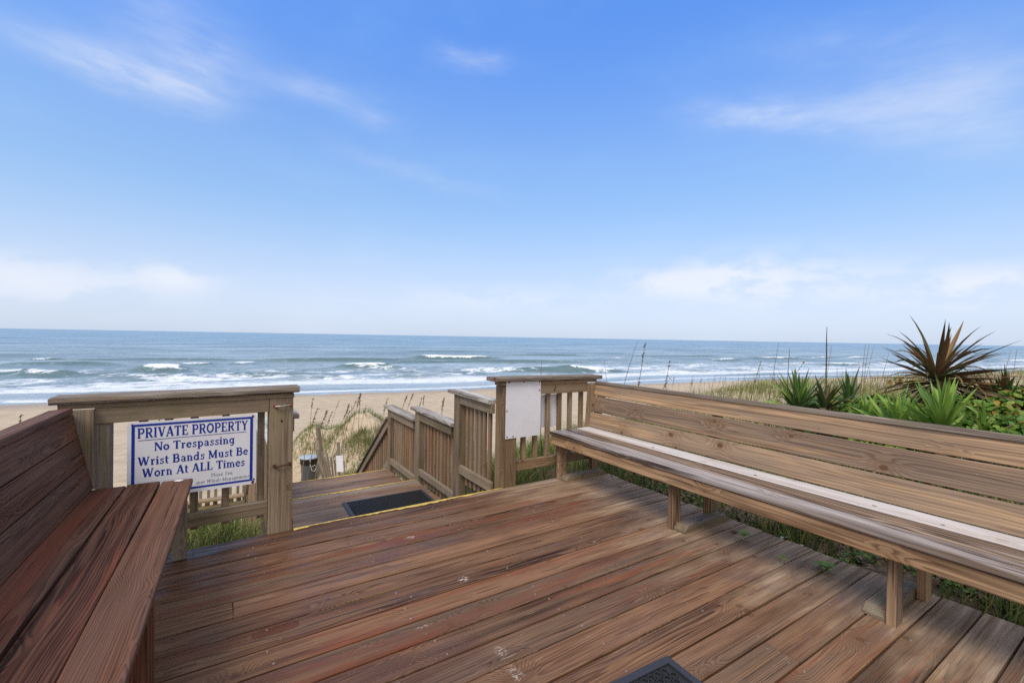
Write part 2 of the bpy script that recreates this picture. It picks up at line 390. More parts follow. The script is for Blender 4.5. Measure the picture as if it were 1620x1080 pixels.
# ------------------------------------------------------------------ terrain
def sst(a, b, x):
    t = np.clip((x - a) / (b - a), 0, 1); return t * t * (3 - 2 * t)
_oct = [(RNG.uniform(0, 2 * pi), RNG.uniform(0, 6.3), k) for k in range(5) for _ in range(3)]
def rough2(x, y, f0=0.35):
    z = 0 * x
    for th, ph, k in _oct:
        f = f0 * 1.9 ** k
        z = z + np.sin((x * cos(th) + y * sin(th)) * f * 2 * pi + ph) / 1.8 ** k
    return z / 4.0
def shore_s(x, y): return 0.158 * x + 0.987 * y
def ground(x, y):
    x = np.asarray(x, float); y = np.asarray(y, float)
    yc = 3.75 + 1.7 * sst(2.4, 8.5, x) - 2.2 * sst(12, 40, x) - 4.0 * sst(40, 120, x) + 0.35 * rough2(x, y * 0, 0.08) + 1.5 * sst(2, 15, -x)
    d = y - yc
    top = -0.10 + 0.06 * rough2(x, y, 0.25) + 0.30 * sst(5.0, 9.5, x) * sst(-6, 2.0, y)
    top = top - 0.20 * sst(3.16, 2.9, x) * sst(-1.9, -1.5, x)
    s = shore_s(x, y)
    beach = -3.5 - 1.15 * np.clip((s - 12) / 37.0, -0.1, 3) - 2.2 * sst(50, 75, s)
    sh = sst(0, 7.6, d)
    bump = 0.25 * rough2(x, y, 0.18) * sh * (1 - sst(8, 14, d))
    z = top * (1 - sh) + beach * sh + bump
    mnd = np.exp(-((x - 4.35) / 1.55) ** 2 - ((y - 17.2) / 1.7) ** 2) * 1.75 + np.exp(-((x - 2.75) / 0.9) ** 2 - ((y - 18.6) / 1.2) ** 2) * 1.0
    mnd = mnd + np.exp(-((x - 6.3) / 2.2) ** 2 - ((y - 14.5) / 2.2) ** 2) * 1.5
    z = z + mnd * (1 + 0.10 * rough2(x, y, 0.5))
    z = z + 0.02 * rough2(x, y, 0.9) * sst(9, 14, y) - 0.45 * np.exp(-((x - 2.3) / 0.9) ** 2 - ((y - 15.9) / 1.1) ** 2)
    # the cut the steps run down
    prof = np.where(y < 6.6, -0.95, -0.95 - 0.73 * (y - 6.6))
    inside = sst(0.0, 0.35, x) * sst(2.55, 2.2, x) * sst(3.3, 3.8, y) * (1 - sst(9.5, 11.5, y))
    z = np.where(inside > 0, z * (1 - inside) + np.minimum(z, np.maximum(prof, -3.5)) * inside, z)
    dk = sst(3.22, 3.10, x) * sst(3.55, 3.40, y)
    return z * (1 - dk) + np.minimum(z, -0.34) * dk


def grid_mesh(name, xs, ys, zf, mat, smooth=True, extra=None):
    X, Y = np.meshgrid(xs, ys); Z = zf(X, Y); nx, ny = len(xs), len(ys)
    me = bpy.data.meshes.new(name)
    v = np.stack([X.ravel(), Y.ravel(), Z.ravel()], 1)
    i = np.arange(nx * ny).reshape(ny, nx)
    q = np.stack([i[:-1, :-1].ravel(), i[:-1, 1:].ravel(), i[1:, 1:].ravel(), i[1:, :-1].ravel()], 1)
    me.from_pydata(v.tolist(), [], q.tolist())
    if extra:
        for k, fn in extra.items():
            at = me.attributes.new(k, 'FLOAT', 'POINT'); at.data.foreach_set('value', fn(X, Y).ravel().astype(np.float32))
    me.materials.append(mat); me.polygons.foreach_set('use_smooth', [True] * len(me.polygons)); me.update()
    o = bpy.data.objects.new(name, me); C.objects.link(o); return o


def sand_material():
    m, g, b = material('beach_sand')
    p = g.pos(); px, py, pz = g.sep(p)
    s = px * 0.158 + py * 0.987
    n = g.noise(p, 1.2, 6.0, 0.65); f = g.noise(p, 60.0, 3.0, 0.7)
    tracks = g.noise(g.comb((px * 0.987 - py * 0.158) * 0.25, s * 2.6, 0.0), 1.0, 5.0, 0.65)
    c = g.mix(g.step(n, 0.3, 0.75), hx('c4b29a'), hx('ae9b83'))
    c = g.mix(g.step(tracks, 0.5, 0.72) * 0.45 * 1.0, c, hx('a08b72'))
    c = g.mix(g.step(f, 0.4, 0.7) * 0.25, c, hx('8d7557'))
    shore = g.attr('shore', 'Fac')
    wetn = shore + (g.noise(g.comb((px * 0.987 - py * 0.158) * 0.09, s * 0.15, 0.0), 1.0, 3.0) - 0.5) * 4.0
    wet = g.step(wetn, -6.0, -1.0)
    c = g.mix(wet * 0.55, c, hx('8b765f'))
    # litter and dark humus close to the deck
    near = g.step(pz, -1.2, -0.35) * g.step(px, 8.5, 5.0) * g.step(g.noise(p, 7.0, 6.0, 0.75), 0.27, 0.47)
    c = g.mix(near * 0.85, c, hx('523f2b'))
    g.put(b.inputs['Base Color'], c); g.put(b.inputs['Roughness'], g.m('SUBTRACT', 0.95, wet * 0.55))
    b.inputs['Specular IOR Level'].default_value = 0.25
    h = n * 0.6 + g.noise(p, 5.0, 5.0, 0.65) * 0.6 + tracks * 0.5 + f * 0.05
    g.put(b.inputs['Normal'], g.bump(h, 0.55, 0.10))
    return m


def sh_line(x): return 48.5 + 2.6 * sst(0, 45, x) + 0.9 * np.sin(x * 0.09 + 1.0) + 0.5 * np.sin(x * 0.23)
xs = np.concatenate([-np.geomspace(400, 8, 40), np.arange(-7.8, 12, 0.20), np.geomspace(12, 900, 70)])
ys = np.concatenate([-np.geomspace(60, 2.2, 14), np.arange(-2, 20, 0.20), np.geomspace(20.3, 80, 60)])
sand = grid_mesh('sand_ground', xs, ys, ground, sand_material(), extra={'shore': lambda X, Y: shore_s(X, Y) - sh_line(X)})
tag(sand, kind='structure')

# ------------------------------------------------------------------ sea
SEA = -4.62
CR = []   # breaking crests: distance from shore line, along-shore position, half length, height
def pix_sea(x, y):
    f = 712.0
    fw = Vector((sin(yaw) * cos(pitch), cos(yaw) * cos(pitch), sin(pitch))); rt = Vector((cos(yaw), -sin(yaw), 0)); up = rt.cross(fw)
    R = cos(roll) * rt + sin(roll) * up; U = -sin(roll) * rt + cos(roll) * up
    d = fw * f + R * (x - 810) - U * (y - 540); t = (SEA - H) / d.z
    return d.x * t, d.y * t
def uv(x, y): return 0.987 * x - 0.158 * y, 0.158 * x + 0.987 * y   # along shore, away from shore
for (x0, x1, y, h, fo) in [(672, 765, 568, .75, 1), (552, 606, 583, .6, 1), (236, 274, 586, .6, 1), (298, 326, 577, .4, .9), (-60, 34, 594, .7, .8), (48, 88, 596, .35, .7), (110, 175, 595, .3, .5), (200, 330, 598, .25, .45), (380, 470, 594, .25, .4), (640, 660, 590, .3, .6), (700, 750, 592, .25, .5), (380, 395, 575, .3, .8), (500, 520, 569, .3, .7), (840, 852, 572, .3, .7), (60, 75, 571, .3, .7),
                           (905, 962, 587, .6, 1), (976, 990, 567, .4, .8), (1140, 1160, 570, .5, 1), (1125, 1140, 571, .4, .5), (1205, 1252, 568, .6, 1), (1290, 1400, 567, .5, .9), (1310, 1365, 578, .6, .9),
                           (430, 640, 572, .5, 0), (640, 900, 574, .45, 0), (20, 150, 577, .5, 0), (120, 330, 571, .45, 0), (760, 880, 587, .6, .15), (480, 560, 600, .3, .5), (1040, 1110, 588, .4, .1),
                           (820, 905, 563, .4, 0), (330, 560, 558, .45, 0), (560, 760, 556, .45, 0), (1000, 1140, 564, .4, 0), (-40, 200, 562, .4, 0), (1560, 1640, 572, .6, 1), (640, 720, 597, .3, .4)]:
    a = uv(*pix_sea(x0, y)); b = uv(*pix_sea(x1, y))
    CR.append(((a[0] + b[0]) / 2, (a[1] + b[1]) / 2, abs(b[0] - a[0]) / 2 + 1.0, (b[1] - a[1]) / (b[0] - a[0] + 1e-6), h, fo))


def sea_eval(X, Y):
    t, s = uv(X, Y); z = np.zeros_like(X); foam = np.zeros_like(X); wave = np.zeros_like(X)
    ds = s - sh_line(X)
    wob = 1.2 * np.sin(t * 0.11) + 0.7 * np.sin(t * 0.29 + 1)
    for (t0, s0, hl, sl, h, fo) in CR:
        dd = s - (s0 + (t - t0) * sl) - wob * 0.6
        lat = np.exp(-((t - t0) / (hl * 1.35)) ** 4)
        prof = np.where(dd < 0, np.exp(-(dd / 1.6) ** 2), np.exp(-(dd / 4.5) ** 2))
        z += h * 1.35 * lat * prof; wave += lat * np.exp(-((dd + 1.2) / 1.7) ** 2) * (0.35 + h)
        if fo > 0: foam = np.maximum(foam, fo * np.exp(-((t - t0) / hl) ** 6) * np.where(dd < 0, np.exp(-(dd / (1.2)) ** 2), np.exp(-(dd / 2.4) ** 2)))
    k = sst(0, 25, ds)
    z += k * 0.10 * (np.sin(s * 0.55 + 0.8 * np.sin(t * 0.05)) + np.sin(s * 0.37 + t * 0.05 + 2) + 0.8 * np.sin(s * 0.8 - t * 0.12))
    z *= (1 - 0.9 * sst(5, -1, ds))
    return z, foam, wave, ds


def sea_material():
    m, g, b = material('ocean_water')
    p = g.pos(); px, py, pz = g.sep(p)
    t = px * 0.987 - py * 0.158; s = px * 0.158 + py * 0.987
    ds = g.attr('offshore', 'Fac'); fo = g.attr('foam', 'Fac'); wv = g.attr('wave', 'Fac')
    n1 = g.noise(g.comb(t * 0.085, s * 0.20, 0.0), 1.0, 8.0, 0.68, 0.7)
    n2 = g.noise(g.comb(t * 0.60, s * 0.75, 3.0), 1.0, 6.0, 0.74, 0.6)
    n3 = g.noise(g.comb(t * 0.05, s * 0.16, 6.0), 1.0, 6.0, 0.70, 0.4)
    swash = g.noise(g.comb(t * 0.03, s * 0.09, 5.0), 1.0, 3.0, 0.55)
    nb = g.noise(g.comb(t * 0.030, s * 0.085, 2.0), 1.0, 5.0, 0.6, 0.5)
    field_ = g.step(ds, 5.0, 11.0) * g.step(ds + (nb - 0.5) * 50.0, 24.0, 46.0, 1.0, 0.0)
    white = g.step(n1 * 0.55 + n2 * 0.45 + (nb - 0.5) * 0.30, 0.485, 0.575) * field_
    edge = g.step(ds + (swash - 0.5) * 7.0, 0.2, 1.0) * g.step(ds + (swash - 0.5) * 7.0, 1.2, 2.6, 1.0, 0.0) + g.step(ds + (swash - 0.5) * 9.0, 6.0, 8.0) * g.step(ds + (swash - 0.5) * 9.0, 10.0, 15.0, 1.0, 0.0)
    edge = edge * g.step(n2, 0.30, 0.50)
    caps = g.step(fo * 1.1 + (n2 - 0.5) * 2.3 + (n1 - 0.5) * 1.2, 0.44, 0.70)
    flecks = g.step(n2 * 0.55 + n1 * 0.5, 0.605, 0.67) * g.step(ds, 25.0, 60.0) * g.step(ds, 140.0, 320.0, 0.6, 0.0)
    foam = g.m('MAXIMUM', g.m('MAXIMUM', white * 0.92, edge * 0.9), g.m('MAXIMUM', caps * g.step(fo, 0.08, 0.3), flecks))
    deepc = g.mix(g.step(s, 70.0, 420.0), hx('8c9ba1'), hx('7695ab'))
    deepc = g.mix(g.step(ds, 0.0, 34.0, 0.75, 0.0), deepc, hx('a9b3bc'))
    fn = g.noise(g.comb(t * 0.012, s * 0.030, 9.0), 1.0, 8.0, 0.74)
    deepc = g.mix(g.step(n3, 0.44, 0.60) * 0.55, deepc, hx('56727c'))
    deepc = g.mix(g.step(n2, 0.42, 0.66) * 0.40, deepc, hx('b4c6d6'))
    deepc = g.mix(g.step(n1, 0.50, 0.68) * 0.40, deepc, hx('a9bccb'))
    deepc = g.mix(g.step(fn, 0.50, 0.60) * 0.5, deepc, hx('a4b8c6'))
    deepc = g.mix(g.step(fn, 0.50, 0.40) * 0.5, deepc, hx('52707f'))
    deepc = g.mix(g.m('MINIMUM', wv * 1.1, 0.85), deepc, hx('566c68'))
    c = g.mix(foam, deepc, hx('e6e9f0'))
    g.put(b.inputs['Base Color'], c); g.put(b.inputs['Roughness'], g.m('ADD', 0.38, foam * 0.5))
    b.inputs['Specular IOR Level'].default_value = 0.30
    h = g.noise(g.comb(t * 0.22, s * 0.55, 1.0), 1.0, 6.0, 0.66) * 1.2 + g.noise(g.comb(t * 1.2, s * 2.2, 2.0), 1.0, 4.0, 0.65) * 0.3
    g.put(b.inputs['Normal'], g.bump(h, 0.75, 0.9))
    return m


M['sea'] = sea_material()
sx = np.concatenate([-np.geomspace(60000, 60, 36), np.arange(-58, 170, 0.9), np.geomspace(171, 60000, 60)])
sy = np.concatenate([np.arange(12, 130, 0.55), np.geomspace(131, 60000, 70)])
sea = grid_mesh('sea', sx, sy, lambda X, Y: SEA + sea_eval(X, Y)[0], M['sea'],
                extra={'foam': lambda X, Y: sea_eval(X, Y)[1], 'wave': lambda X, Y: sea_eval(X, Y)[2], 'offshore': lambda X, Y: sea_eval(X, Y)[3]})
tag(sea, kind='structure')

# ------------------------------------------------------------------ deck
deck = thing('deck', None, None, (1.2, 1.2, 0), kind='structure')
SEAMS = [3.412, 3.256, 3.10, 2.945, 2.79, 2.633, 2.48, 2.331, 2.17, 2.015, 1.862, 1.712, 1.552, 1.384, 1.226, 1.072, 0.915, 0.76, 0.605, 0.45, 0.295, 0.14, -0.015, -0.17, -0.325, -0.48, -0.635, -0.79, -0.945]
GAPS = {1.862: 0.013, 1.226: 0.011, 2.17: 0.008, 1.552: 0.009, 1.072: 0.010, 0.915: 0.010}
for i in range(len(SEAMS) - 1):
    y1, y0 = SEAMS[i], SEAMS[i + 1]
    g1 = GAPS.get(y1, 0.0085) / 2; g0 = GAPS.get(y0, 0.0085) / 2
    if i == 0: g1 = 0
    wdt = y1 - y0 - g0 - g1; yc = (y1 - g1 + y0 + g0) / 2
    x1 = 3.25 + random.uniform(-0.014, 0.016); x0 = -1.3
    segs = [(x0, x1)]
    if i == 15: segs = [(x0, 2.062), (2.066, x1)]
    if i in (5, 10): segs = [(x0, 0.05 if i == 5 else -0.35), (0.054 if i == 5 else -0.346, x1)]
    dz = random.uniform(-0.0018, 0.0018)
    for (a, b_) in segs:
        mb = MB()
        board(mb, (a, yc, -0.019 + dz), (b_, yc, -0.019 + dz), wdt, 0.038, (0, 1, 0), r=0.0035, bow=0.0016)
        for jx in (-0.45, 0.17, 0.79, 1.41, 2.03, 2.63, 3.2):
            if a < jx < b_:
                for q in (-0.045, 0.045):
                    if random.random() < 0.3: continue
                    cx, cy = jx + random.gauss(0, .022), yc + q + random.uniform(-.012, .012)
                    rr = random.uniform(0.0032, 0.0045)
                    top = dz + 0.0016 + 0.0015
                    mb.add([(cx + rr * cos(k * pi / 4), cy + rr * sin(k * pi / 4), top) for k in range(8)] + [(cx + rr * 1.1 * cos(k * pi / 4), cy + rr * 1.1 * sin(k * pi / 4), dz - .004) for k in range(8)],
                           [tuple(range(8))] + [(k, k + 8, (k + 1) % 8 + 8, (k + 1) % 8) for k in range(8)], None, (.5, .5, .5), 1)
        mb.build('deck_board', [M['deck'], M['steel']], deck)
def worn_strip(parent, x0, x1, y, z, wd, seed, thick=0.0025):
    rnd = random.Random(seed); mb = MB(); n = 60; vs = []; fs = []
    for i in range(n + 1):
        x = x0 + (x1 - x0) * i / n
        wear = 0.35 + 0.65 * min(1, max(0, 0.5 + 0.8 * sin(x * 5.1 + seed) + 0.5 * sin(x * 13.7 + seed * 2) + rnd.uniform(-.3, .3)))
        vs += [(x, y - wd * wear * (1 + rnd.uniform(-.35, .2)), z + thick), (x, y + 0.0015, z + thick), (x, y + 0.0025, z - 0.030)]
    for i in range(n):
        for k in range(2): a = i * 3 + k; fs.append((a, a + 3, a + 4, a + 1))
    mb.add(vs, fs); return mb.build('yellow_edge_strip', M['yellow'], parent)
worn_strip(deck, 0.42, 2.13, 3.414, 0.0, 0.042, 1)
# joists and rim under the boards
mb = MB()
for jx in (-0.45, 0.17, 0.79, 1.41, 2.03, 2.63, 3.17):
    board(mb, (jx, -0.9, -0.112), (jx, 3.33, -0.112), 0.14, 0.038, (0, 0, 1))
board(mb, (-1.25, 3.378, -0.112), (3.2, 3.378, -0.112), 0.14, 0.038, (0, 0, 1))
mb.build('joist_frame', M['rail'], deck)

# ------------------------------------------------------------------ railings at the end of the deck
def lag_handle(parent, x, z, mat, ends):
    mb = MB(); tube(mb, [(x - .046, 3.40, z), (x - .046, 3.386, z), (x - .02, 3.380, z - .001), (x + .02, 3.381, z + .003), (x + .046, 3.386, z + .005), (x + .046, 3.402, z + .005)], 0.0055, 6)
    mb.build('wire_staple', mat, parent); mb = MB()
    for sx_ in (-.046, .046):
        mb = MB(); zz = z + (.005 if sx_ > 0 else 0); tube(mb, [(x + sx_, 3.404, zz), (x + sx_, 3.388, zz)], 0.012, 8); mb.build('staple_foot', ends, parent)

YF = 3.40
lr = thing('deck_railing', 'short weathered railing holding the blue and white sign, with one thick post', 'railing', (-0.15, 3.45, 0), 'railings at the sea end of the deck')
plank('post', lr, M['rail'], (0.338, 3.470, -0.6), (0.338, 3.470, 0.907), 0.146, 0.14, (1, 0, 0), r=0.006, n=8)
plank('post', lr, M['rail'], (-0.571, 3.462, -0.3), (-0.571, 3.462, 0.906), 0.064, 0.10, (1, 0, 0), r=0.004)
plank('sub_cap', lr, M['rail'], (-0.755, 3.458, 0.923), (0.412, 3.458, 0.927), 0.128, 0.030, (0, 1, 0), r=0.004)
plank('cap', lr, M['cap'], (-0.785, 3.455, 0.959), (0.446, 3.455, 0.967), 0.190, 0.038, (0, 1, 0), r=0.010, ragged=0.0012, n=24)
plank('top_rail', lr, M['rail'], (-0.606, 3.416, 0.8615), (0.2625, 3.416, 0.866), 0.089, 0.036, (0, 0, 1), r=0.004)
plank('bottom_rail', lr, M['rail'], (-0.535, 3.440, 0.166), (0.2625, 3.440, 0.175), 0.090, 0.038, (0, 0, 1), r=0.004)
for bx in (-0.40, -0.275, -0.147, 0.022, 0.222):
    plank('baluster', lr, M['rail'], (bx, 3.480, 0.10), (bx, 3.480, 0.905), 0.042, 0.034, (1, 0, 0), r=0.003)
lag_handle(lr, 0.345, 0.858, M['steel'], M['red']); lag_handle(lr, 0.345, 0.455, M['rust'], M['rust'])
mb = MB(); mb.add([(0.332, 3.3985, 0.748), (0.346, 3.3985, 0.748), (0.339, 3.3985, 0.770), (0.339, 3.3945, 0.757)], [(0, 1, 3), (1, 2, 3), (2, 0, 3)]); mb.build('nail_hole', M['bag'], lr)

rr_ = thing('deck_railing', 'short railing with slim balusters between the blank white panel post and the long bench', 'railing', (2.65, 3.45, 0), 'railings at the sea end of the deck')
plank('post', rr_, M['rail_warm'], (2.179, 3.470, -0.6), (2.179, 3.470, 0.907), 0.146, 0.14, (1, 0, 0), r=0.006, n=8)
plank('sub_cap', rr_, M['rail_warm'], (2.085, 3.458, 0.930), (3.215, 3.458, 0.922), 0.128, 0.030, (0, 1, 0), r=0.004)
plank('cap', rr_, M['cap'], (2.01, 3.455, 0.973), (3.262, 3.455, 0.957), 0.190, 0.038, (0, 1, 0), r=0.008, ragged=0.0012, n=24)
plank('top_rail', rr_, M['rail_warm'], (2.2545, 3.416, 0.869), (3.093, 3.416, 0.8625), 0.094, 0.036, (0, 0, 1), r=0.004)
plank('bottom_rail', rr_, M['rail_warm'], (2.2545, 3.440, 0.170), (3.16, 3.440, 0.168), 0.090, 0.038, (0, 0, 1), r=0.004)
for bx in (2.358, 2.493, 2.640, 2.780, 2.912, 3.056):
    plank('baluster', rr_, M['rail_warm'], (bx, 3.4555, 0.219), (bx, 3.4555, 0.905), 0.040, 0.036, (1, 0, 0), r=0.003)
mb = MB(); tube(mb, [(2.665, 3.3965, 0.842), (2.671, 3.396, 0.852), (2.685, 3.396, 0.868), (2.690, 3.396, 0.884), (2.680, 3.396, 0.893)], 0.0028, 5); mb.build('crack', M['bag'], rr_)

# ------------------------------------------------------------------ signs
def panel(mb, x0, x1, z0, z1, y, t, r=0.012, mi=0):
    pts = []
    for cx, cz, a0 in ((x1 - r, z1 - r, 0), (x0 + r, z1 - r, 90), (x0 + r, z0 + r, 180), (x1 - r, z0 + r, 270)):
        for k in range(4): a = radians(a0 + 30 * k); pts.append((cx + r * cos(a), cz + r * sin(a)))
    n = len(pts)
    mb.add([(p[0], y, p[1]) for p in pts] + [(p[0], y + t, p[1]) for p in pts], [tuple(range(n)), tuple(range(n, 2 * n))[::-1]] + [(k, k + n, (k + 1) % n + n, (k + 1) % n) for k in range(n)], None, (.5, .5, .5), mi)


def arc(cx, cy, rx, ry, a0, a1, n=9): return [(cx + rx * cos(radians(a0 + (a1 - a0) * k / n)), cy + ry * sin(radians(a0 + (a1 - a0) * k / n))) for k in range(n + 1)]
S_, T_, F_ = 0.185, 0.10, 0.075
def sf(x, y, hw=0.17): return (F_, [(x - hw, y), (x + hw, y)])
BT, TP, XT = 0.035, 0.965, 0.645
def stem(x, y0=0, y1=1, w=S_): return (w, [(x, y0), (x, y1)])
GL = {
 'P': (.80, [stem(.21), sf(.21, BT), sf(.13, TP, .10), (.10, [(.21, .945), (.46, .945)]), (.15, arc(.46, .71, .22, .235, 90, -90)), (.10, [(.46, .475), (.21, .475)])]),
 'R': (.86, [stem(.21), sf(.21, BT), sf(.13, TP, .10), (.10, [(.21, .945), (.46, .945)]), (.15, arc(.46, .72, .21, .225, 90, -90)), (.10, [(.46, .495), (.21, .495)]), (.17, [(.44, .5), (.70, .05)]), sf(.74, BT, .10)]),
 'I': (.46, [stem(.23), sf(.23, BT), sf(.23, TP)]),
 'V': (.86, [(.19, [(.17, 1), (.44, .03)]), (.10, [(.72, 1), (.46, .03)]), sf(.17, TP, .15), sf(.71, TP, .12)]),
 'A': (.88, [(.10, [(.14, 0), (.42, .97)]), (.19, [(.44, 1), (.73, 0)]), (.08, [(.22, .32), (.62, .32)]), sf(.14, BT, .12), sf(.74, BT, .15)]),
 'T': (.82, [stem(.41), sf(.41, BT), (.10, [(.05, .95), (.77, .95)]), (.08, [(.08, .99), (.08, .74)]), (.08, [(.74, .99), (.74, .74)])]),
 'E': (.78, [stem(.21), sf(.13, BT, .10), sf(.13, TP, .10), (.09, [(.1, .955), (.68, .955)]), (.08, [(.21, .5), (.52, .5)]), (.09, [(.1, .045), (.70, .045)]), (.07, [(.66, .98), (.66, .74)]), (.07, [(.69, .02), (.69, .28)]), (.07, [(.52, .6), (.52, .4)])]),
 'O': (.92, [(.165, arc(.46, .5, .33, .43, 0, 360, 22))]),
 'Y': (.84, [(.17, [(.16, 1), (.42, .46)]), (.10, [(.70, 1), (.43, .46)]), stem(.42, 0, .5), sf(.42, BT), sf(.16, TP, .14), sf(.70, TP, .12)]),
 'N': (.92, [stem(.17, 0, 1, .10), (.18, [(.2, .97), (.72, .04)]), stem(.75, 0, 1, .10), sf(.17, BT, .13), sf(.13, TP, .1), sf(.75, TP, .13)]),
 'W': (1.25, [(.18, [(.15, 1), (.38, .03)]), (.10, [(.60, .95), (.40, .03)]), (.18, [(.60, 1), (.83, .03)]), (.10, [(1.08, 1), (.85, .03)]), sf(.15, TP, .13), sf(.58, TP, .13), sf(1.08, TP, .12)]),
 'B': (.84, [stem(.21), sf(.13, BT, .1), sf(.13, TP, .1), (.09, [(.2, .955), (.44, .955)]), (.14, arc(.44, .74, .19, .215, 90, -90)), (.09, [(.44, .52), (.2, .52)]), (.16, arc(.46, .28, .23, .235, 90, -90)), (.09, [(.46, .045), (.2, .045)])]),
 'M': (1.1, [stem(.18, 0, 1, .10), (.18, [(.2, .97), (.52, .1)]), (.10, [(.86, .97), (.54, .1)]), stem(.88), sf(.18, BT, .13), sf(.13, TP, .1), sf(.9, BT, .15), sf(.93, TP, .12)]),
 'L': (.74, [stem(.22), sf(.22, TP, .17), sf(.13, BT, .1), (.09, [(.1, .045), (.66, .045)]), (.07, [(.65, .02), (.65, .30)])]),
 'o': (.64, [(.15, arc(.32, .33, .22, .275, 0, 360, 18))]),
 'r': (.54, [stem(.2, 0, .66, .17), sf(.2, BT, .14), sf(.12, XT, .09), (.10, arc(.38, .40, .17, .22, 170, 70, 5)), (.13, [(.38, .60), (.47, .53)])]),
 'e': (.62, [(.145, arc(.32, .33, .215, .275, 10, 325, 16)), (.08, [(.13, .36), (.53, .36)])]),
 's': (.54, [(.11, [(.43, .52), (.36, .60), (.24, .615), (.15, .54), (.18, .42), (.30, .35), (.41, .27), (.42, .14), (.32, .05), (.20, .05), (.11, .15)]), (.06, [(.44, .66), (.44, .48)]), (.06, [(.1, .2), (.1, .01)])]),
 'p': (.70, [stem(.2, -.28, .66, .17), sf(.2, -.25, .15), sf(.12, XT, .09), (.13, arc(.38, .33, .20, .28, 140, -140, 14))]),
 'a': (.64, [(.11, arc(.30, .47, .17, .15, 160, 20, 6)), stem(.46, .0, .52, .16), (.10, arc(.30, .19, .17, .145, 70, 320, 10)), sf(.53, BT, .08)]),
 'i': (.36, [stem(.18, 0, .66, .17), sf(.18, BT, .14), sf(.11, XT, .09), (.17, [(.18, .79), (.18, .94)])]),
 'n': (.74, [stem(.2, 0, .66, .16), sf(.2, BT, .14), sf(.12, XT, .09), (.11, arc(.37, .40, .17, .215, 160, 30, 6)), stem(.53, 0, .48, .16), sf(.54, BT, .14)]),
 'm': (1.08, [stem(.2, 0, .66, .16), sf(.2, BT, .13), sf(.12, XT, .09), (.11, arc(.36, .40, .16, .215, 160, 30, 6)), stem(.53, 0, .48, .16), sf(.53, BT, .13), (.11, arc(.70, .40, .16, .215, 160, 30, 6)), stem(.87, 0, .48, .16), sf(.88, BT, .13)]),
 'g': (.68, [(.14, arc(.30, .35, .20, .26, 0, 360, 16)), stem(.49, -.08, .66, .15), (.11, arc(.31, -.09, .18, .14, 0, -150, 8)), sf(.55, XT, .09)]),
 't': (.46, [stem(.2, .1, .88, .16), (.08, [(.05, .63), (.42, .63)]), (.11, arc(.31, .13, .10, .09, 190, 320, 5))]),
 'd': (.72, [(.14, arc(.31, .33, .20, .275, 40, 320, 14)), stem(.51, 0, 1, .16), sf(.45, TP, .1), sf(.56, BT, .1)]),
 'u': (.74, [stem(.2, .17, .66, .16), sf(.12, XT, .09), (.11, arc(.36, .24, .16, .19, 195, 330, 6)), stem(.53, 0, .66, .16), sf(.47, XT, .1), sf(.6, BT, .08)]),
 'h': (.74, [stem(.2, 0, 1, .16), sf(.2, BT, .14), sf(.12, TP, .09), (.11, arc(.37, .40, .17, .215, 160, 30, 6)), stem(.53, 0, .48, .16), sf(.54, BT, .14)]),
 'k': (.74, [stem(.2, 0, 1, .16), sf(.2, BT, .14), sf(.12, TP, .09), (.08, [(.25, .28), (.55, .62)]), (.15, [(.33, .36), (.58, .04)]), sf(.6, BT, .12)]),
 ',': (.34, [(.13, [(.16, .12), (.16, .03)]), (.08, [(.18, .04), (.10, -.14)])]),
 ' ': (.34, []),
}


def text(mb, s, x0, x1, z, cap, y, mi, wmul=1.0, slant=0.0, yoff=0.0):
    adv = sum(GL[ch][0] for ch in s); k = (x1 - x0) / adv; q = x0; lay = 0
    for ch in s:
        for (wd, pts) in GL[ch][1]:
            lay += 1; yy = y - 0.0006 - 0.00002 * (lay % 14) - yoff
            P2 = [(q + (px + slant * pz) * k, z + pz * cap) for px, pz in pts]
            hw0 = wd * wmul * 1.12 / 2; n = len(P2); vs = []
            closed = n > 8 and abs(pts[0][0] - pts[-1][0]) + abs(pts[0][1] - pts[-1][1]) < 1e-6
            for i in range(n):
                a = P2[i - 1] if i else (P2[-2] if closed else P2[0]); b = P2[i + 1] if i < n - 1 else (P2[1] if closed else P2[-1])
                tx, tz = (b[0] - a[0]) / k, (b[1] - a[1]) / cap; l = sqrt(tx * tx + tz * tz) or 1; nx_, nz_ = -tz / l, tx / l
                vs += [(P2[i][0] + nx_ * hw0 * k, yy, P2[i][1] + nz_ * hw0 * cap), (P2[i][0] - nx_ * hw0 * k, yy, P2[i][1] - nz_ * hw0 * cap)]
            mb.add(vs, [(2 * i, 2 * i + 1, 2 * i + 3, 2 * i + 2) for i in range(n - 1)], None, (.5, .5, .5), mi)
        q += GL[ch][0] * k


YS = 3.385
sg = thing('warning_sign', 'white metal sign with a blue border and blue lettering reading PRIVATE PROPERTY', 'sign', (-0.135, YS, 0.36))
mb = MB(); panel(mb, -0.462, 0.190, 0.360, 0.815, YS, 0.003); mb.build('panel', M['white'], sg)
mb = MB()
for (a, b_, c_, d_) in ((-0.4430, 0.170, 0.789, 0.802), (-0.4430, 0.170, 0.382, 0.394), (-0.4430, -0.428, 0.394, 0.789), (0.154, 0.170, 0.394, 0.789)):
    box(mb, ((a + b_) / 2, YS - 0.0006, (c_ + d_) / 2), (b_ - a, 0.001, d_ - c_))
mb.build('border', M['blue'], sg)
mb = MB()
text(mb, 'PRIVATE PROPERTY', -0.418, 0.142, 0.719, 0.060, YS, 0)
box(mb, (-0.141, YS - 0.0006, 0.7065), (0.545, 0.001, 0.0030))
text(mb, 'No Trespassing', -0.340, 0.070, 0.639, 0.050, YS, 0)
text(mb, 'Wrist Bands Must Be', -0.415, 0.144, 0.557, 0.051, YS, 0)
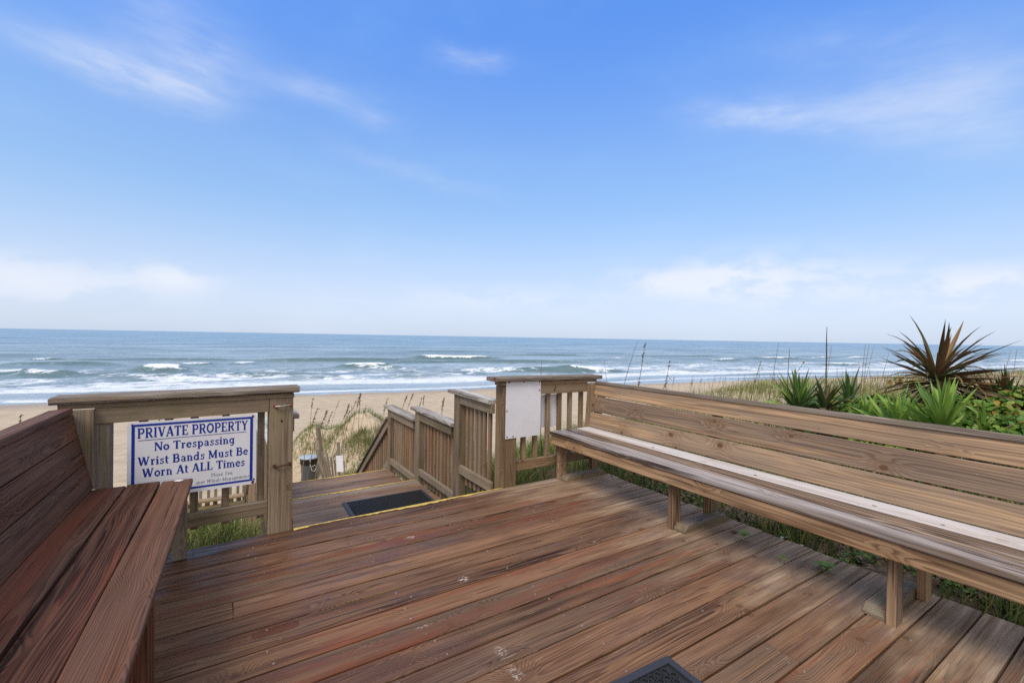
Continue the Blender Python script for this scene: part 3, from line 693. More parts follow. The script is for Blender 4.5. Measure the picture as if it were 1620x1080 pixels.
text(mb, 'Worn At ALL Times', -0.395, 0.127, 0.486, 0.052, YS, 0)
text(mb, 'Thank You,', -0.062, 0.062, 0.441, 0.021, YS, 1, 0.62, 0.28)
text(mb, 'mer Winds Management', -0.1345, 0.151, 0.406, 0.021, YS, 1, 0.62, 0.28)
mb.build('lettering', [M['blue'], M['ink']], sg)
for (a, c_, r0) in ((0.170, 0.803, .006), (0.172, 0.372, .009), (-0.440, 0.800, .005), (0.178, 0.392, .005)):
    mb = MB(); n = 10; ang = [(k * 2 * pi / n, r0 * random.uniform(.6, 1.25)) for k in range(n)]
    mb.add([(a + r_ * cos(t_), YS - 0.0016, c_ + r_ * sin(t_) * 1.5) for t_, r_ in ang], [tuple(range(n))[::-1]]); mb.build('rust_stain', M['rust'], sg)

def blank(label, x0, x1, z0, z1, y, dots):
    t = thing('blank_panel', label, 'panel', ((x0 + x1) / 2, y, z0))
    mb = MB(); panel(mb, x0, x1, z0, z1, y, 0.003, 0.003); mb.build('panel', M['white'], t)
    if dots:
        for (a, c_) in dots:
            mb = MB(); tube(mb, [(a, y - .003, c_), (a, y + .001, c_)], 0.0065, 8); mb.build('screw', M['rust'], t)
    return t
blank('larger blank white panel screwed to the thick post beside the steps', 2.124, 2.507, 0.440, 0.952, 3.3915, [(2.155, .943), (2.315, .942), (2.492, .938), (2.492, .860), (2.135, .690), (2.140, .458), (2.205, .456)])
blank('smaller blank white panel behind the slim balusters', 2.53, 2.765, 0.485, 0.800, 3.4775, None)

# ------------------------------------------------------------------ benches
def lean(z): return (z - 0.455) * 0.204
def bench_right():
    t = thing('long_bench', 'long pale sun-bleached bench with a slatted back along the dune side', 'bench', (2.9, 1.2, 0), 'built-in deck benches')
    y0, y1 = -1.15, 3.362
    for k, (xa, mat) in enumerate(((2.605, 'seat_grey'), (2.765, 'bench_light'), (2.928, 'seat_white'))):
        wdt = (0.152, 0.152, 0.176)[k]
        plank('seat_board', t, M[(mat, 'seat_grey', mat)[k]], (xa + wdt / 2, y0, 0.449), (xa + wdt / 2, y1 + (0.01 if k == 0 else 0), 0.449), wdt, 0.036, (1, 0, 0), r=0.006, rt=0.013 if k == 0 else 0.008, seg=3, n=30, bow=0.0025)
    plank('apron', t, M['bench_light'], (2.637, y0, 0.388), (2.637, y1, 0.388), 0.085, 0.036, (0, 0, 1), r=0.005, n=24)
    bv = Vector((0.2, 0, 0.98)).normalized()
    for (z0_, z1_) in ((0.472, 0.612), (0.621, 0.770), (0.778, 0.8905)):
        zc = (z0_ + z1_) / 2; xc = 3.085 + lean(zc)
        plank('backrest_board', t, M['bench_light'], (xc + 0.018, y0, zc), (xc + 0.018, y1, zc), (z1_ - z0_) / bv.z, 0.036, bv, r=0.005, n=30, bow=0.002, pith=(random.uniform(-.05, .05), random.uniform(.02, .05)))
    for (yy, k) in ((2.9, 0), (2.88, 2), (1.35, 0), (1.37, 1), (1.33, 2), (0.62, 1)):
        zc = (0.543, 0.696, 0.832)[k] + random.uniform(-.03, .03); mb = MB(); xc = 3.085 + lean(zc)
        tube(mb, [(xc - .0025, yy, zc), (xc + .004, yy, zc)], 0.0050, 8); mb.build('screw', M['steel'], t)
    for yy in (0.98, 1.62, 0.70, 2.46):
        mb = MB(); n = 9; xc = 2.985 + random.uniform(-.02, .03)
        mb.add([(xc + .006 * cos(k * 2 * pi / n) * random.uniform(.6, 1.2), yy + .013 * sin(k * 2 * pi / n) * random.uniform(.6, 1.2), 0.4684) for k in range(n)], [tuple(range(n))]); mb.build('knot_hole', M['bag'], t)
    plank('backrest_cap', t, M['cap'], (3.215, y0, 0.907), (3.215, y1, 0.903), 0.10, 0.034, (1, 0, -0.12), r=0.007, n=24)
    for yy, side in ((3.361, -1), (2.076, -1), (0.812, 1), (-0.45, -1)):
        plank('leg', t, M['bench_light'], (2.747, yy, 0.0), (2.747, yy, 0.4305), 0.090, 0.040, (1, 0, 0), r=0.004)
        plank('leg', t, M['bench_light'], (3.165, yy, -0.35), (3.165, yy, 0.430), 0.090, 0.042, (1, 0, 0), r=0.004)
        plank('seat_bearer', t, M['bench_light'], (2.657, yy + 0.041, 0.385), (3.16, yy + 0.041, 0.385), 0.086, 0.036, (0, 0, 1), r=0.004)
        a, b_ = Vector((3.165, yy + 0.003, 0.44)), Vector((3.290, yy + 0.003, 0.886))
        plank('back_post', t, M['bench_light'], a, b_, 0.085, 0.040, (1, 0, 0), r=0.004)
        yc = yy + side * (0.0205 + 0.049)
        mb = MB(); xa, xb, hh, hw, ch = 2.715, 3.235, 0.046, 0.047, 0.040
        prof = [(xa, 0.001), (xb, 0.001), (xb, 0.012), (xb - ch, hh), (xa + ch, hh), (xa, 0.016)]
        off = random.uniform(0, 9)
        vs = [(x, yc - hw, z) for x, z in prof] + [(x, yc + hw, z) for x, z in prof]; n = 6
        mb.add(vs, [tuple(range(n)), tuple(range(n, 2 * n))[::-1]] + [(k, k + n, (k + 1) % n + n, (k + 1) % n) for k in range(n)], [(x + off, y - yc + .02, z + .03) for x, y, z in vs], (.7, .4, .6))
        mb.build('foot_cleat', M['rail'], t)
    # tapered end board in the plane of the railing
    mb = MB(); zs = (0.4685, 0.903); pr = [(3.068, zs[0]), (3.080 + lean(zs[0]) + 0.030, zs[0]), (3.205, zs[1]), (3.095, zs[1])]
    vs = [(x, 3.364, z) for x, z in pr] + [(x, 3.398, z) for x, z in pr]
    mb.add(vs, [(0, 1, 2, 3), (7, 6, 5, 4), (0, 4, 5, 1), (1, 5, 6, 2), (2, 6, 7, 3), (3, 7, 4, 0)], [(z + 3, x - 3.1 + .02, y - 3.36 + .04) for x, y, z in vs]); mb.build('end_board', M['rail_warm'], t)
    return t


def bench_left():
    t = thing('long_bench', 'dark damp reddish brown bench in front of the lettered sign', 'bench', (-0.38, 1.8, 0), 'built-in deck benches')
    sl = 0.028                                   # it stands a little askew to the boards
    def X(x, y): return x - sl * (3.36 - y)
    y0, y1 = -0.9, 3.345
    for k, xa in enumerate((-0.145, -0.302, -0.459)):
        wdt = (0.150, 0.150, 0.185)[k]; xc = xa - wdt / 2 - 0.001
        plank('seat_board', t, M['bench_dark'], (X(xc, y0), y0, 0.441), (X(xc, y1), y1 + (0, .012, .0105)[k], 0.441), wdt, 0.038, (1, 0, 0), r=0.007, rt=0.014, seg=3, n=36, bow=0.003)
    bv = Vector((-0.2, 0, 0.98)).normalized()
    for (z0_, z1_) in ((0.4615, 0.606), (0.611, 0.752), (0.757, 0.886)):
        zc = (z0_ + z1_) / 2; xc = -0.600 - lean(zc)
        plank('backrest_board', t, M['bench_dark'], (X(xc - 0.018, y0), y0, zc), (X(xc - 0.018, y1), y1 + .0105, zc), (z1_ - z0_) / bv.z, 0.036, bv, r=0.004, n=30)
    plank('backrest_cap', t, M['bench_dark'], (X(-0.728, y0), y0, 0.915), (X(-0.728, y1 - .03), y1 - .03, 0.906), 0.10, 0.036, (1, 0, 0.12), r=0.008, n=24)
    for yy in (3.30, 2.10, 0.90, -0.3):
        plank('leg', t, M['rail' if yy > 3 else 'bench_dark'], (X(-0.204, yy), yy, 0.0), (X(-0.204, yy), yy, 0.4215), 0.070, 0.044, (1, 0, 0), r=0.004)
        plank('leg', t, M['bench_dark'], (X(-0.56, yy), yy, 0.0), (X(-0.56, yy), yy, 0.4215), 0.085, 0.040, (1, 0, 0), r=0.004)
        plank('seat_bearer', t, M['bench_dark'], (X(-0.20, yy), yy - 0.041, 0.377), (X(-0.58, yy), yy - 0.041, 0.377), 0.088, 0.036, (0, 0, 1), r=0.004)
        plank('back_post', t, M['bench_dark'], (X(-0.66, yy), yy, 0.42), (X(-0.766, yy), yy, 0.893), 0.085, 0.040, (1, 0, 0), r=0.004)
    mb = MB(); pr = [(-0.590, 0.4615), (-0.612, 0.4615), (-0.706, 0.905), (-0.6035, 0.905)]
    vs = [(x, 3.357, z) for x, z in pr] + [(x, 3.396, z) for x, z in pr]
    mb.add(vs, [(3, 2, 1, 0), (4, 5, 6, 7), (1, 5, 4, 0), (2, 6, 5, 1), (3, 7, 6, 2), (0, 4, 7, 3)], [(z + 3, x + .6 + .02, y - 3.36 + .04) for x, y, z in vs]); mb.build('end_board', M['rail'], t)
    return t
bench_right(); bench_left()

# ------------------------------------------------------------------ steps down to the beach
st = thing('beach_steps', 'wooden steps and two broad landings with yellow edges going down to the sand', 'steps', (1.25, 5.4, -1.0))
XL, XR = 0.47, 2.065
def flight(levels):
    for (ya, yb, z, n) in levels:
        pitch_ = (yb - ya) / n
        for k in range(n):
            yc = ya + pitch_ * (k + .5)
            plank('tread_board', st, M['tread'], (XL, yc, z - 0.019), (XR + random.uniform(-.006, .006), yc, z - 0.019), pitch_ - 0.007, 0.038, (0, 1, 0), r=0.005)
        worn_strip(st, XL + .02, XR - .01, yb - 0.002, z, 0.042, int(100 * yb))
Z1, Z2 = -0.468, -0.625
flight([(3.45, 3.74, -0.16, 2), (3.74, 4.03, -0.315, 2), (4.03, 5.42, Z1, 9), (5.42, 6.545, Z2, 7)])
z = Z2; y = 6.545
while z > -3.25:
    z -= 0.178; plank('tread_board', st, M['tread'], (XL, y + 0.122, z - 0.019), (XR, y + 0.122, z - 0.019), 0.24, 0.038, (0, 1, 0), r=0.005); y += 0.244
for xx in (XL + 0.02, XR - 0.02):
    plank('stringer', st, M['rail'], (xx, 6.48, Z2 - 0.17), (xx, y + .05, z - 0.2), 0.235, 0.038, (0, 0, 1), r=0.004)
    plank('stringer', st, M['rail'], (xx, 4.05, Z1 - 0.15), (xx, 5.40, Z1 - 0.15), 0.18, 0.038, (0, 0, 1), r=0.004)
    plank('stringer', st, M['rail'], (xx, 5.44, Z2 - 0.15), (xx, 6.46, Z2 - 0.15), 0.18, 0.038, (0, 0, 1), r=0.004)


def step_railing(label, xp, side):
    """side +1: pickets on the +X face (the right-hand railing), -1: mirrored"""
    t = thing('step_railing', label, 'railing', (xp, 5.2, -0.8), 'railings of the beach steps')
    runs = [(3.545, 4.335, 0.770, 0.742, 0.648, 0.014, -0.075), (4.335, 5.47, 0.425, 0.395, 0.288, -0.315, -0.395), (5.47, 6.60, 0.292, 0.262, 0.150, -0.450, -0.535)]
    zb = [-1.0, -1.3, -2.0]
    for q, (ya, yb, zc, zr1, zr0, zl1, zl0) in enumerate(runs):
        plank('cap', t, M['cap_pale'], (xp, ya + .005, zc - 0.017), (xp, yb + 0.095, zc - 0.010), 0.145, 0.034, (1, 0, 0), r=0.007, ragged=0.0012, n=16)
        plank('post', t, M['rail'], (xp + side * 0.005, yb - 0.068, zb[q]), (xp + side * 0.005, yb - 0.068, zc - 0.034), 0.090, 0.132, (1, 0, 0), r=0.005)
        xr = xp - side * 0.020
        plank('top_rail', t, M['rail'], (xr, ya + (.07 if q else 0), (zr1 + zr0) / 2), (xr, yb - 0.136, (zr1 + zr0) / 2), zr1 - zr0, 0.038, (0, 0, 1), r=0.004)
        plank('bottom_rail', t, M['rail'], (xr, ya + (.0 if q else 0.01), (zl1 + zl0) / 2 + .0), (xr, yb - 0.136, (zl1 + zl0) / 2), zl1 - zl0, 0.038, (0, 0, 1), r=0.004)
        n = [6, 9, 10][q]
        for k in range(n):
            yc = ya + 0.075 + (yb - 0.17 - ya - 0.075) * (k + 0.5) / n
            plank('picket', t, M['picket'], (xp + side * 0.0185, yc, zl0 - 0.10), (xp + side * 0.0185, yc, zr1), [0.042, 0.044, 0.058][q], 0.028, (0, 1, 0), r=0.003)
    # sloping flight
    ya, za, yb, zb_ = 6.60, 0.135, 10.4, 0.135 - 0.73 * 3.8
    plank('cap', t, M['cap'], (xp, ya, za - 0.012), (xp, yb, zb_ - 0.012), 0.13, 0.034, (1, 0, 0), r=0.006)
    plank('top_rail', t, M['rail'], (xp - side * 0.02, ya, za - 0.082), (xp - side * 0.02, yb, zb_ - 0.082), 0.105, 0.038, (0, 0, 1), r=0.004)
    plank('bottom_rail', t, M['rail'], (xp - side * 0.02, ya, za - 0.70), (xp - side * 0.02, yb, zb_ - 0.70), 0.09, 0.038, (0, 0, 1), r=0.004)
    plank('post', t, M['rail'], (xp + side * 0.005, yb - 0.05, zb_ - 1.6), (xp + side * 0.005, yb - 0.05, zb_ - 0.05), 0.09, 0.09, (1, 0, 0))
    plank('post', t, M['rail'], (xp + side * 0.005, 8.5, -2.9), (xp + side * 0.005, 8.5, za - 0.73 * 1.9 - 0.04), 0.09, 0.09, (1, 0, 0))
    k = 0
    while ya + 0.10 + k * 0.108 < yb - 0.1:
        yc = ya + 0.10 + k * 0.108; zt = za - 0.73 * (yc - ya) - 0.06; k += 1
        plank('picket', t, M['picket'], (xp + side * 0.0185, yc, zt - 0.78), (xp + side * 0.0185, yc, zt), 0.058, 0.030, (0, 1, 0), r=0.003)
    return t
step_railing('stepped picket railing below the blank white panel, going down to the beach', 2.105, 1)
step_railing('stepped picket railing mostly hidden behind the thick post beside the lettered sign', 0.395, -1)

# ------------------------------------------------------------------ mats
def mat_thing(label, cx, cy, z, lx, ly, rot, bd, holes):
    t = thing('rubber_mat', label, 'mat', (cx, cy, z), 'rubber door mats')
    ca, sa = cos(rot), sin(rot)
    def W(x, y, zz): return (cx + x * ca - y * sa, cy + x * sa + y * ca, z + zz)
    mb = MB(); a, b_ = lx / 2, ly / 2; ia, ib = a - bd, b_ - bd
    ring = lambda x, y, zz: [W(-x, -y, zz), W(x, -y, zz), W(x, y, zz), W(-x, y, zz)]
    vs = ring(a, b_, .001) + ring(a - .012, b_ - .012, .012) + ring(ia, ib, .0135) + ring(ia, ib, .002)
    fs = [(q * 4 + k, q * 4 + (k + 1) % 4, q * 4 + 4 + (k + 1) % 4, q * 4 + 4 + k) for q in range(3) for k in range(4)]
    mb.add(vs, fs); mb.build('border', M['rubber_edge'], t)
    mb = MB(); mb.add(ring(ia, ib, .003), [(0, 1, 2, 3)]); pz = holes; rows = int(2 * ib / (pz * .87)); cols = int(2 * ia / pz)
    for r_ in range(rows):
        for c_ in range(cols):
            x = -ia + pz * (c_ + .5 + .5 * (r_ % 2)); yv = -ib + pz * .87 * (r_ + .55)
            if abs(x) > ia - pz * .45 or abs(yv) > ib - pz * .4: continue
            n = 10; ro, ri = pz * .50, pz * .33
            vs = []
            for rad_, zz in ((ro, .004), (ro * .92, .0125), (ri, .0125), (ri, .004)): vs += [W(x + rad_ * cos(2 * pi * k / n), yv + rad_ * sin(2 * pi * k / n), zz) for k in range(n)]
            mb.add(vs, [(q * n + k, q * n + (k + 1) % n, (q + 1) * n + (k + 1) % n, (q + 1) * n + k) for q in range(3) for k in range(n)])
    mb.build('ring_field', M['rubber'], t)
    return t
mat_thing('black rubber ring mat on the landing below the yellow deck edge', 1.535, 4.72, Z1, 0.91, 0.61, radians(-1.0), 0.045, 0.040)
mat_thing('black rubber mat lying on the main deck, mostly out of frame', 1.165, 0.960, 0.002, 0.86, 0.60, radians(-3.0), 0.045, 0.036)

# ------------------------------------------------------------------ vegetation
def leaf_material(name, cols, rough=0.55, trans=0.25, spec=0.3):
    """plant matter: colour picked per blade from its own random number, a little light let through"""
    m, g, b = material(name)
    r1, r2, r3 = g.sep(g.attr('wr'))
    n = len(cols)
    c = hx(cols[0])
    for i in range(1, n):
        c = g.mix(g.step(r1, (i - 0.35) / n, (i + 0.35) / n), c, hx(cols[i]))
    v = g.noise(g.pos(), 2.3, 3.0, 0.6)
    c = g.mix(g.step(v, 0.3, 0.7) * 0.35, c, g.mix(0.5, c, (0.02, 0.02, 0.01, 1.0)))
    c = g.mix(r2 * 0.35, c, g.mix(0.6, c, (0.0, 0.0, 0.0, 1.0)))
    g.put(b.inputs['Base Color'], c); b.inputs['Roughness'].default_value = rough
    b.inputs['Specular IOR Level'].default_value = spec
    tr = g.node('ShaderNodeBsdfTranslucent'); g.put(tr.inputs[0], c)
    mx = g.node('ShaderNodeMixShader'); mx.inputs[0].default_value = trans
    out = g.n['Material Output']
    g.l.new(b.outputs[0], mx.inputs[1]); g.l.new(tr.outputs[0], mx.inputs[2]); g.l.new(mx.outputs[0], out.inputs[0])
    return m
M['grass_green'] = leaf_material('dune_grass_green', ['5d7a34', '7d8f47', '93974f', '4d6a2e', 'b3a364'])
M['grass_dry'] = leaf_material('dune_grass_dry', ['8d9150', '9c9558', '74854a', 'ab9c66', '7d7446'])
M['straw'] = leaf_material('dry_stalk_straw', ['80694a', '6b563c', '927a54'], trans=0.1)
M['oat'] = leaf_material('sea_oat_seed', ['6a5236', '54402a', '7d6644'], trans=0.15)
M['oat_pale'] = leaf_material('pale_seed_head', ['a98e5c', '8f7448', 'bda473'], trans=0.2)
M['dark_stem'] = leaf_material('dark_dead_stem', ['4a3a2e', '5a4636'], trans=0.0)
M['yucca'] = leaf_material('yucca_leaf', ['4d6b35', '6b8a3e', '3d5a33', '86a04a'], rough=0.4, trans=0.2, spec=0.4)
M['yucca_lime'] = leaf_material('young_yucca_leaf', ['8fb04c', 'a8c45a', '7a9c46', '668e40'], rough=0.4, trans=0.3, spec=0.4)
M['yucca_dead'] = leaf_material('dead_yucca_leaf', ['54402c', '6b4c30', '4a5034', '7d6448', '8a5a36', '5a6a3c', '8a6a42'], rough=0.7, trans=0.08)
M['yucca_dark'] = leaf_material('fading_yucca_leaf', ['3c4a2c', '5a4630', '4a5a30', '6b4c2e'], rough=0.55, trans=0.1)
M['thatch'] = leaf_material('dead_leaf_thatch', ['8a7460', '6b5442', 'a08a74', '54402f'], rough=0.8, trans=0.05)
M['vine'] = leaf_material('vine_leaf', ['5f8a36', '7ba03e', '4d7834', '98ac48', '8a8a3c', '6c9638', '84a044'], rough=0.45, trans=0.3)
M['vine_gold'] = leaf_material('yellowing_vine_leaf', ['b08a38', 'c29a44', '8a8a38', '9a6a30', '7a9a3a'], rough=0.5, trans=0.3)


def raw(name, V, F, mat, wr, parent=None):
    """quads/tris from numpy arrays, one random triple per vertex"""
    me = bpy.data.meshes.new(name); V = np.asarray(V, np.float32); F = np.asarray(F, np.int32)
    me.vertices.add(len(V)); me.vertices.foreach_set('co', V.ravel())
    k = F.shape[1]
    me.loops.add(F.size); me.loops.foreach_set('vertex_index', F.ravel())
    me.polygons.add(len(F)); me.polygons.foreach_set('loop_start', np.arange(0, F.size, k, dtype=np.int32)); me.polygons.foreach_set('loop_total', np.full(len(F), k, np.int32))
    at = me.attributes.new('wr', 'FLOAT_VECTOR', 'POINT'); at.data.foreach_set('vector', np.asarray(wr, np.float32).ravel())
    me.materials.append(mat); me.update(calc_edges=True); me.validate()
    o = bpy.data.objects.new(name, me); C.objects.link(o)
    if parent is not None: o.parent = parent; o.matrix_parent_inverse = parent.matrix_world.inverted()
    return o


def blades(px, py, pz, h, wd, lean_=0.5, seg=3, bias=(0.25, -0.1)):
    """curved grass blades as ribbons"""
    n = len(px); th = RNG.uniform(0, 2 * pi, n); ln = h * RNG.uniform(0.1, 1.0, n) * lean_
    dx_ = np.cos(th) * ln + bias[0] * h * 0.5; dy_ = np.sin(th) * ln + bias[1] * h * 0.5
    fa = RNG.uniform(0, pi, n); ux, uy = np.cos(fa), np.sin(fa)
    V = np.zeros((n, (seg + 1) * 2, 3))
    for i in range(seg + 1):
        t = i / seg; ww = wd * (1 - t ** 1.6) * 0.5 + 0.0003
        cx = px + dx_ * t ** 2; cy = py + dy_ * t ** 2; cz = pz + h * (t - 0.22 * lean_ * t ** 3)
        V[:, 2 * i] = np.stack([cx - ux * ww, cy - uy * ww, cz], 1); V[:, 2 * i + 1] = np.stack([cx + ux * ww, cy + uy * ww, cz], 1)
    b0 = np.arange(n)[:, None] * (seg + 1) * 2
    F = np.concatenate([b0 + np.array([[2 * i, 2 * i + 1, 2 * i + 3, 2 * i + 2]]) for i in range(seg)], 0)
    wr = np.repeat(RNG.uniform(0, 1, (n, 3)), (seg + 1) * 2, 0)
    return V.reshape(-1, 3), F, wr


def scatter(n, x0, x1, y0, y1, dens=None):
    x = RNG.uniform(x0, x1, n); y = RNG.uniform(y0, y1, n)
    if dens is not None:
        k = RNG.uniform(0, 1, n) < dens(x, y); x, y = x[k], y[k]
    return x, y
def clump(x, y, f=0.9): return np.clip(0.5 + 0.9 * rough2(x + 31, y + 7, f), 0, 1)
def field(name, n, x0, x1, y0, y1, hr, wd, mat, dens=None, lean_=0.6):
    x, y = scatter(n, x0, x1, y0, y1, dens)
    h = RNG.uniform(hr[0], hr[1], len(x)) * (0.6 + 0.6 * clump(x, y, 0.7))
    V, F, wr = blades(x, y, ground(x, y) - 0.01, h, wd * RNG.uniform(.7, 1.3, len(x)), lean_)
    o = raw(name, V, F, mat, wr); tag(o, kind='stuff'); return o
notstairs = lambda x, y: 1.0 - ((x > 0.36) & (x < 2.16) & (y > 3.3))
field('grass', 9500, -1.6, 0.37, 3.46, 6.2, (.14, .40), .007, M['grass_green'], lambda x, y: 0.35 + 0.65 * clump(x, y), 1.0)
field('grass', 15000, 2.17, 5.2, 3.46, 6.5, (.16, .50), .007, M['grass_green'], lambda x, y: (0.3 + 0.7 * clump(x, y)), 1.0)
field('grass', 2600, 0.36, 2.16, 3.5, 9.5, (.25, .6), .006, M['grass_green'], lambda x, y: 0.25 * clump(x, y))
field('grass', 10000, 4.2, 15, 2.2, 6.2, (.14, .36), .009, M['grass_dry'], lambda x, y: 0.3 + 0.7 * clump(x, y, .5))
field('grass', 6000, 4.2, 13, 2.2, 6.0, (.12, .32), .009, M['grass_green'], lambda x, y: clump(x, y, .6))
field('grass', 6000, 15, 34, -2.0, 6.0, (.25, .5), .012, M['grass_dry'], lambda x, y: 0.3 + 0.7 * clump(x, y, .5))
field('grass', 9000, -6, 12, 5.5, 11.0, (.15, .42), .008, M['grass_green'], lambda x, y: clump(x, y, .5) ** 2 * notstairs(x, y), 1.0)
# the low dune beside the foot of the steps: grass round its flanks, bare sand on its seaward face
def mound_d(x, y):
    r = np.minimum(np.sqrt(((x - 4.6) / 2.1) ** 2 + ((y - 17.2) / 2.0) ** 2), np.sqrt(((x - 2.9) / 0.9) ** 2 + ((y - 18.4) / 1.3) ** 2))
    bare = np.exp(-((x - 4.2) / 0.7) ** 2 - ((y - 16.6) / 0.6) ** 2)
    return np.clip((1.25 - r) * 1.6, 0, 1) * (0.25 + 0.75 * clump(x, y, .6)) * (1 - 0.97 * bare)
field('grass', 24000, 2.0, 7.5, 14.0, 20.0, (.14, .38), .013, M['grass_green'], mound_d, 1.0)
field('grass', 24000, 2.3, 7.5, 11.5, 16.3, (.16, .46), .012, M['grass_green'], lambda x, y: np.clip(clump(x, y, .55) * 1.5 - .25, 0, 1) * np.clip((x - 2.55 - 0.12 * (y - 12)) * 2, 0, 1) * 0.9)
# seedlings and weeds along the open edge of the deck, under the long bench
field('weeds', 6500, 3.24, 4.3, -0.6, 3.45, (.06, .26), .011, M['grass_green'], lambda x, y: np.clip(clump(x, y, 1.1) * 1.6 - 0.55, 0, 1) + 0.5 * (y > 2.3) * clump(x, y, 0.8))
field('straw_litter', 3500, 3.24, 4.2, -0.6, 3.4, (.03, .05), .004, M['thatch'], None, 4.0)


def sword_leaf(L, wd, az_, el_, droop, twist=0.0, n=6, fold=0.25, curl=0.0):
    """one stiff yucca leaf from the origin: a tapered, gutter-folded blade; returns verts (3 per station) and quads"""
    vs = []
    for i in range(n + 1):
        t = i / n; e = el_ - droop * t * t; r = 0
        if i == 0: p = Vector((0, 0, 0))
        else:
            tm = (i - 0.5) / n; em = el_ - droop * tm * tm; am = az_ + curl * tm
            p = p + Vector((cos(am) * cos(em), sin(am) * cos(em), sin(em))) * (L / n)
        ww = wd * (0.55 + 1.8 * t * (1 - t) if t < 0.5 else (1.0 * (1 - ((t - .5) / .5) ** 1.35))) * 0.5 + 0.0006
        a = az_ + curl * t
        side = Vector((-sin(a), cos(a), 0)); side = (Matrix.Rotation(twist * t, 3, Vector((cos(a) * cos(e), sin(a) * cos(e), sin(e)))) @ side)
        nrm = Vector((cos(a) * cos(e), sin(a) * cos(e), sin(e))).cross(side)
        vs += [p - side * ww + nrm * ww * -fold * -1, p + nrm * (-ww * fold), p + side * ww + nrm * ww * fold]
    fs = [(i * 3 + k, i * 3 + k + 1, i * 3 + k + 4, i * 3 + k + 3) for i in range(n) for k in range(2)]
    return vs, fs


def yucca(label, loc, n, L, wd, mats, el_rng=(0.1, 1.4), droop=(0.0, 0.3), skirt=0, trunk=None, az_rng=(0, 2 * pi), tilt=(0, 0), name='yucca'):
    t = thing(name, label, 'yucca', loc, 'yuccas behind the long bench')
    T = Matrix.Rotation(tilt[0], 3, 'Y') @ Matrix.Rotation(tilt[1], 3, 'X'); o = Vector(loc)
    mb = MB()
    for i in range(n):
        q = (i + random.random()) / n
        e = el_rng[0] + (el_rng[1] - el_rng[0]) * q ** 0.8; a = random.uniform(*az_rng)
        ll = L * random.choice((1, 1, 1, .8, .6)) * random.uniform(0.72, 1.14); e += random.gauss(0, .10)
        bent = random.random() < 0.16
        vs, fs = sword_leaf(ll, wd * random.uniform(.75, 1.25), a, e, random.uniform(*droop) + (random.uniform(.6, 1.5) if bent else 0), random.uniform(-.9, .9), curl=random.gauss(0, .16))
        up = Vector((0, 0, 0.10 * L * q))
        w_ = (random.random(), random.random(), random.random())
        mb.add([o + T @ (v + up) for v in vs], fs, None, w_)
    mb.build('leaf_rosette', M[mats], t)
    if skirt:
        mb = MB()
        for i in range(skirt):
            vs, fs = sword_leaf(L * random.uniform(.6, 1.0), wd * .7, random.uniform(0, 2 * pi), random.uniform(-1.0, 0.1), random.uniform(0.2, 1.2), random.uniform(-2, 2))
            z_ = Vector((0, 0, -random.uniform(0, 0.25)))
            mb.add([o + v + z_ for v in vs], fs, None, (random.random(), random.random(), random.random()))
        mb.build('dead_skirt', M['thatch'], t)
    if trunk:
        mb = MB(); tube(mb, [o + Vector((random.uniform(-.02, .02), 0, -trunk)), o + Vector((0, 0, -trunk * .5)), o + Vector((0, 0, .03))], [.075, .065, .05], 9)
        mb.build('trunk', M['thatch'], t)
    return t


def at(x, y, depth):
    """world point on the line of sight of photograph pixel (x, y), a given depth ahead"""
    fw = Vector((sin(yaw) * cos(pitch), cos(yaw) * cos(pitch), sin(pitch))); rt = Vector((cos(yaw), -sin(yaw), 0)); up = rt.cross(fw)
    R = cos(roll) * rt + sin(roll) * up; U = -sin(roll) * rt + cos(roll) * up
    return Vector((0, 0, H)) + (fw + R * ((x - 810) / 712.0) - U * ((y - 540) / 712.0)) * depth
yucca('large dead brown yucca crown rising above the horizon behind the long bench', tuple(at(1482, 604, 4.6)), 120, 0.64, 0.038, 'yucca_dead', (-0.45, 1.08), (-0.1, 0.50), 60, 0.75, tilt=(0.18, 0.0))
yucca('half brown yucca with dark upright leaves right of the large dead crown', tuple(at(1590, 655, 4.4)), 60, 0.46, 0.048, 'yucca_dark', (0.2, 1.45), (0.0, 0.25), 16, 0.5)
yucca('bright green young yucca just over the bench back, below the dead crown', tuple(at(1492, 690, 3.9)), 78, 0.48, 0.042, 'yucca_lime', (0.3, 1.5), (0.0, 0.22), 6, 0.35)
yucca('dark green yucca clump nearest the far end of the bench back', tuple(at(1262, 652, 4.9)), 62, 0.46, 0.034, 'yucca', (0.2, 1.5), (0.0, 0.15), 4, 0.6)
yucca('small upright green yucca between the dark green clump and the dead crown', tuple(at(1342, 640, 5.0)), 26, 0.38, 0.034, 'yucca', (0.5, 1.5), (0.0, 0.1), 3, 0.6)
yucca('green yucca tangled with brown leaves right of the dark green clump', tuple(at(1305, 650, 4.7)), 34, 0.34, 0.032, 'yucca_dark', (0.2, 1.4), (0.0, 0.3), 14, 0.5)


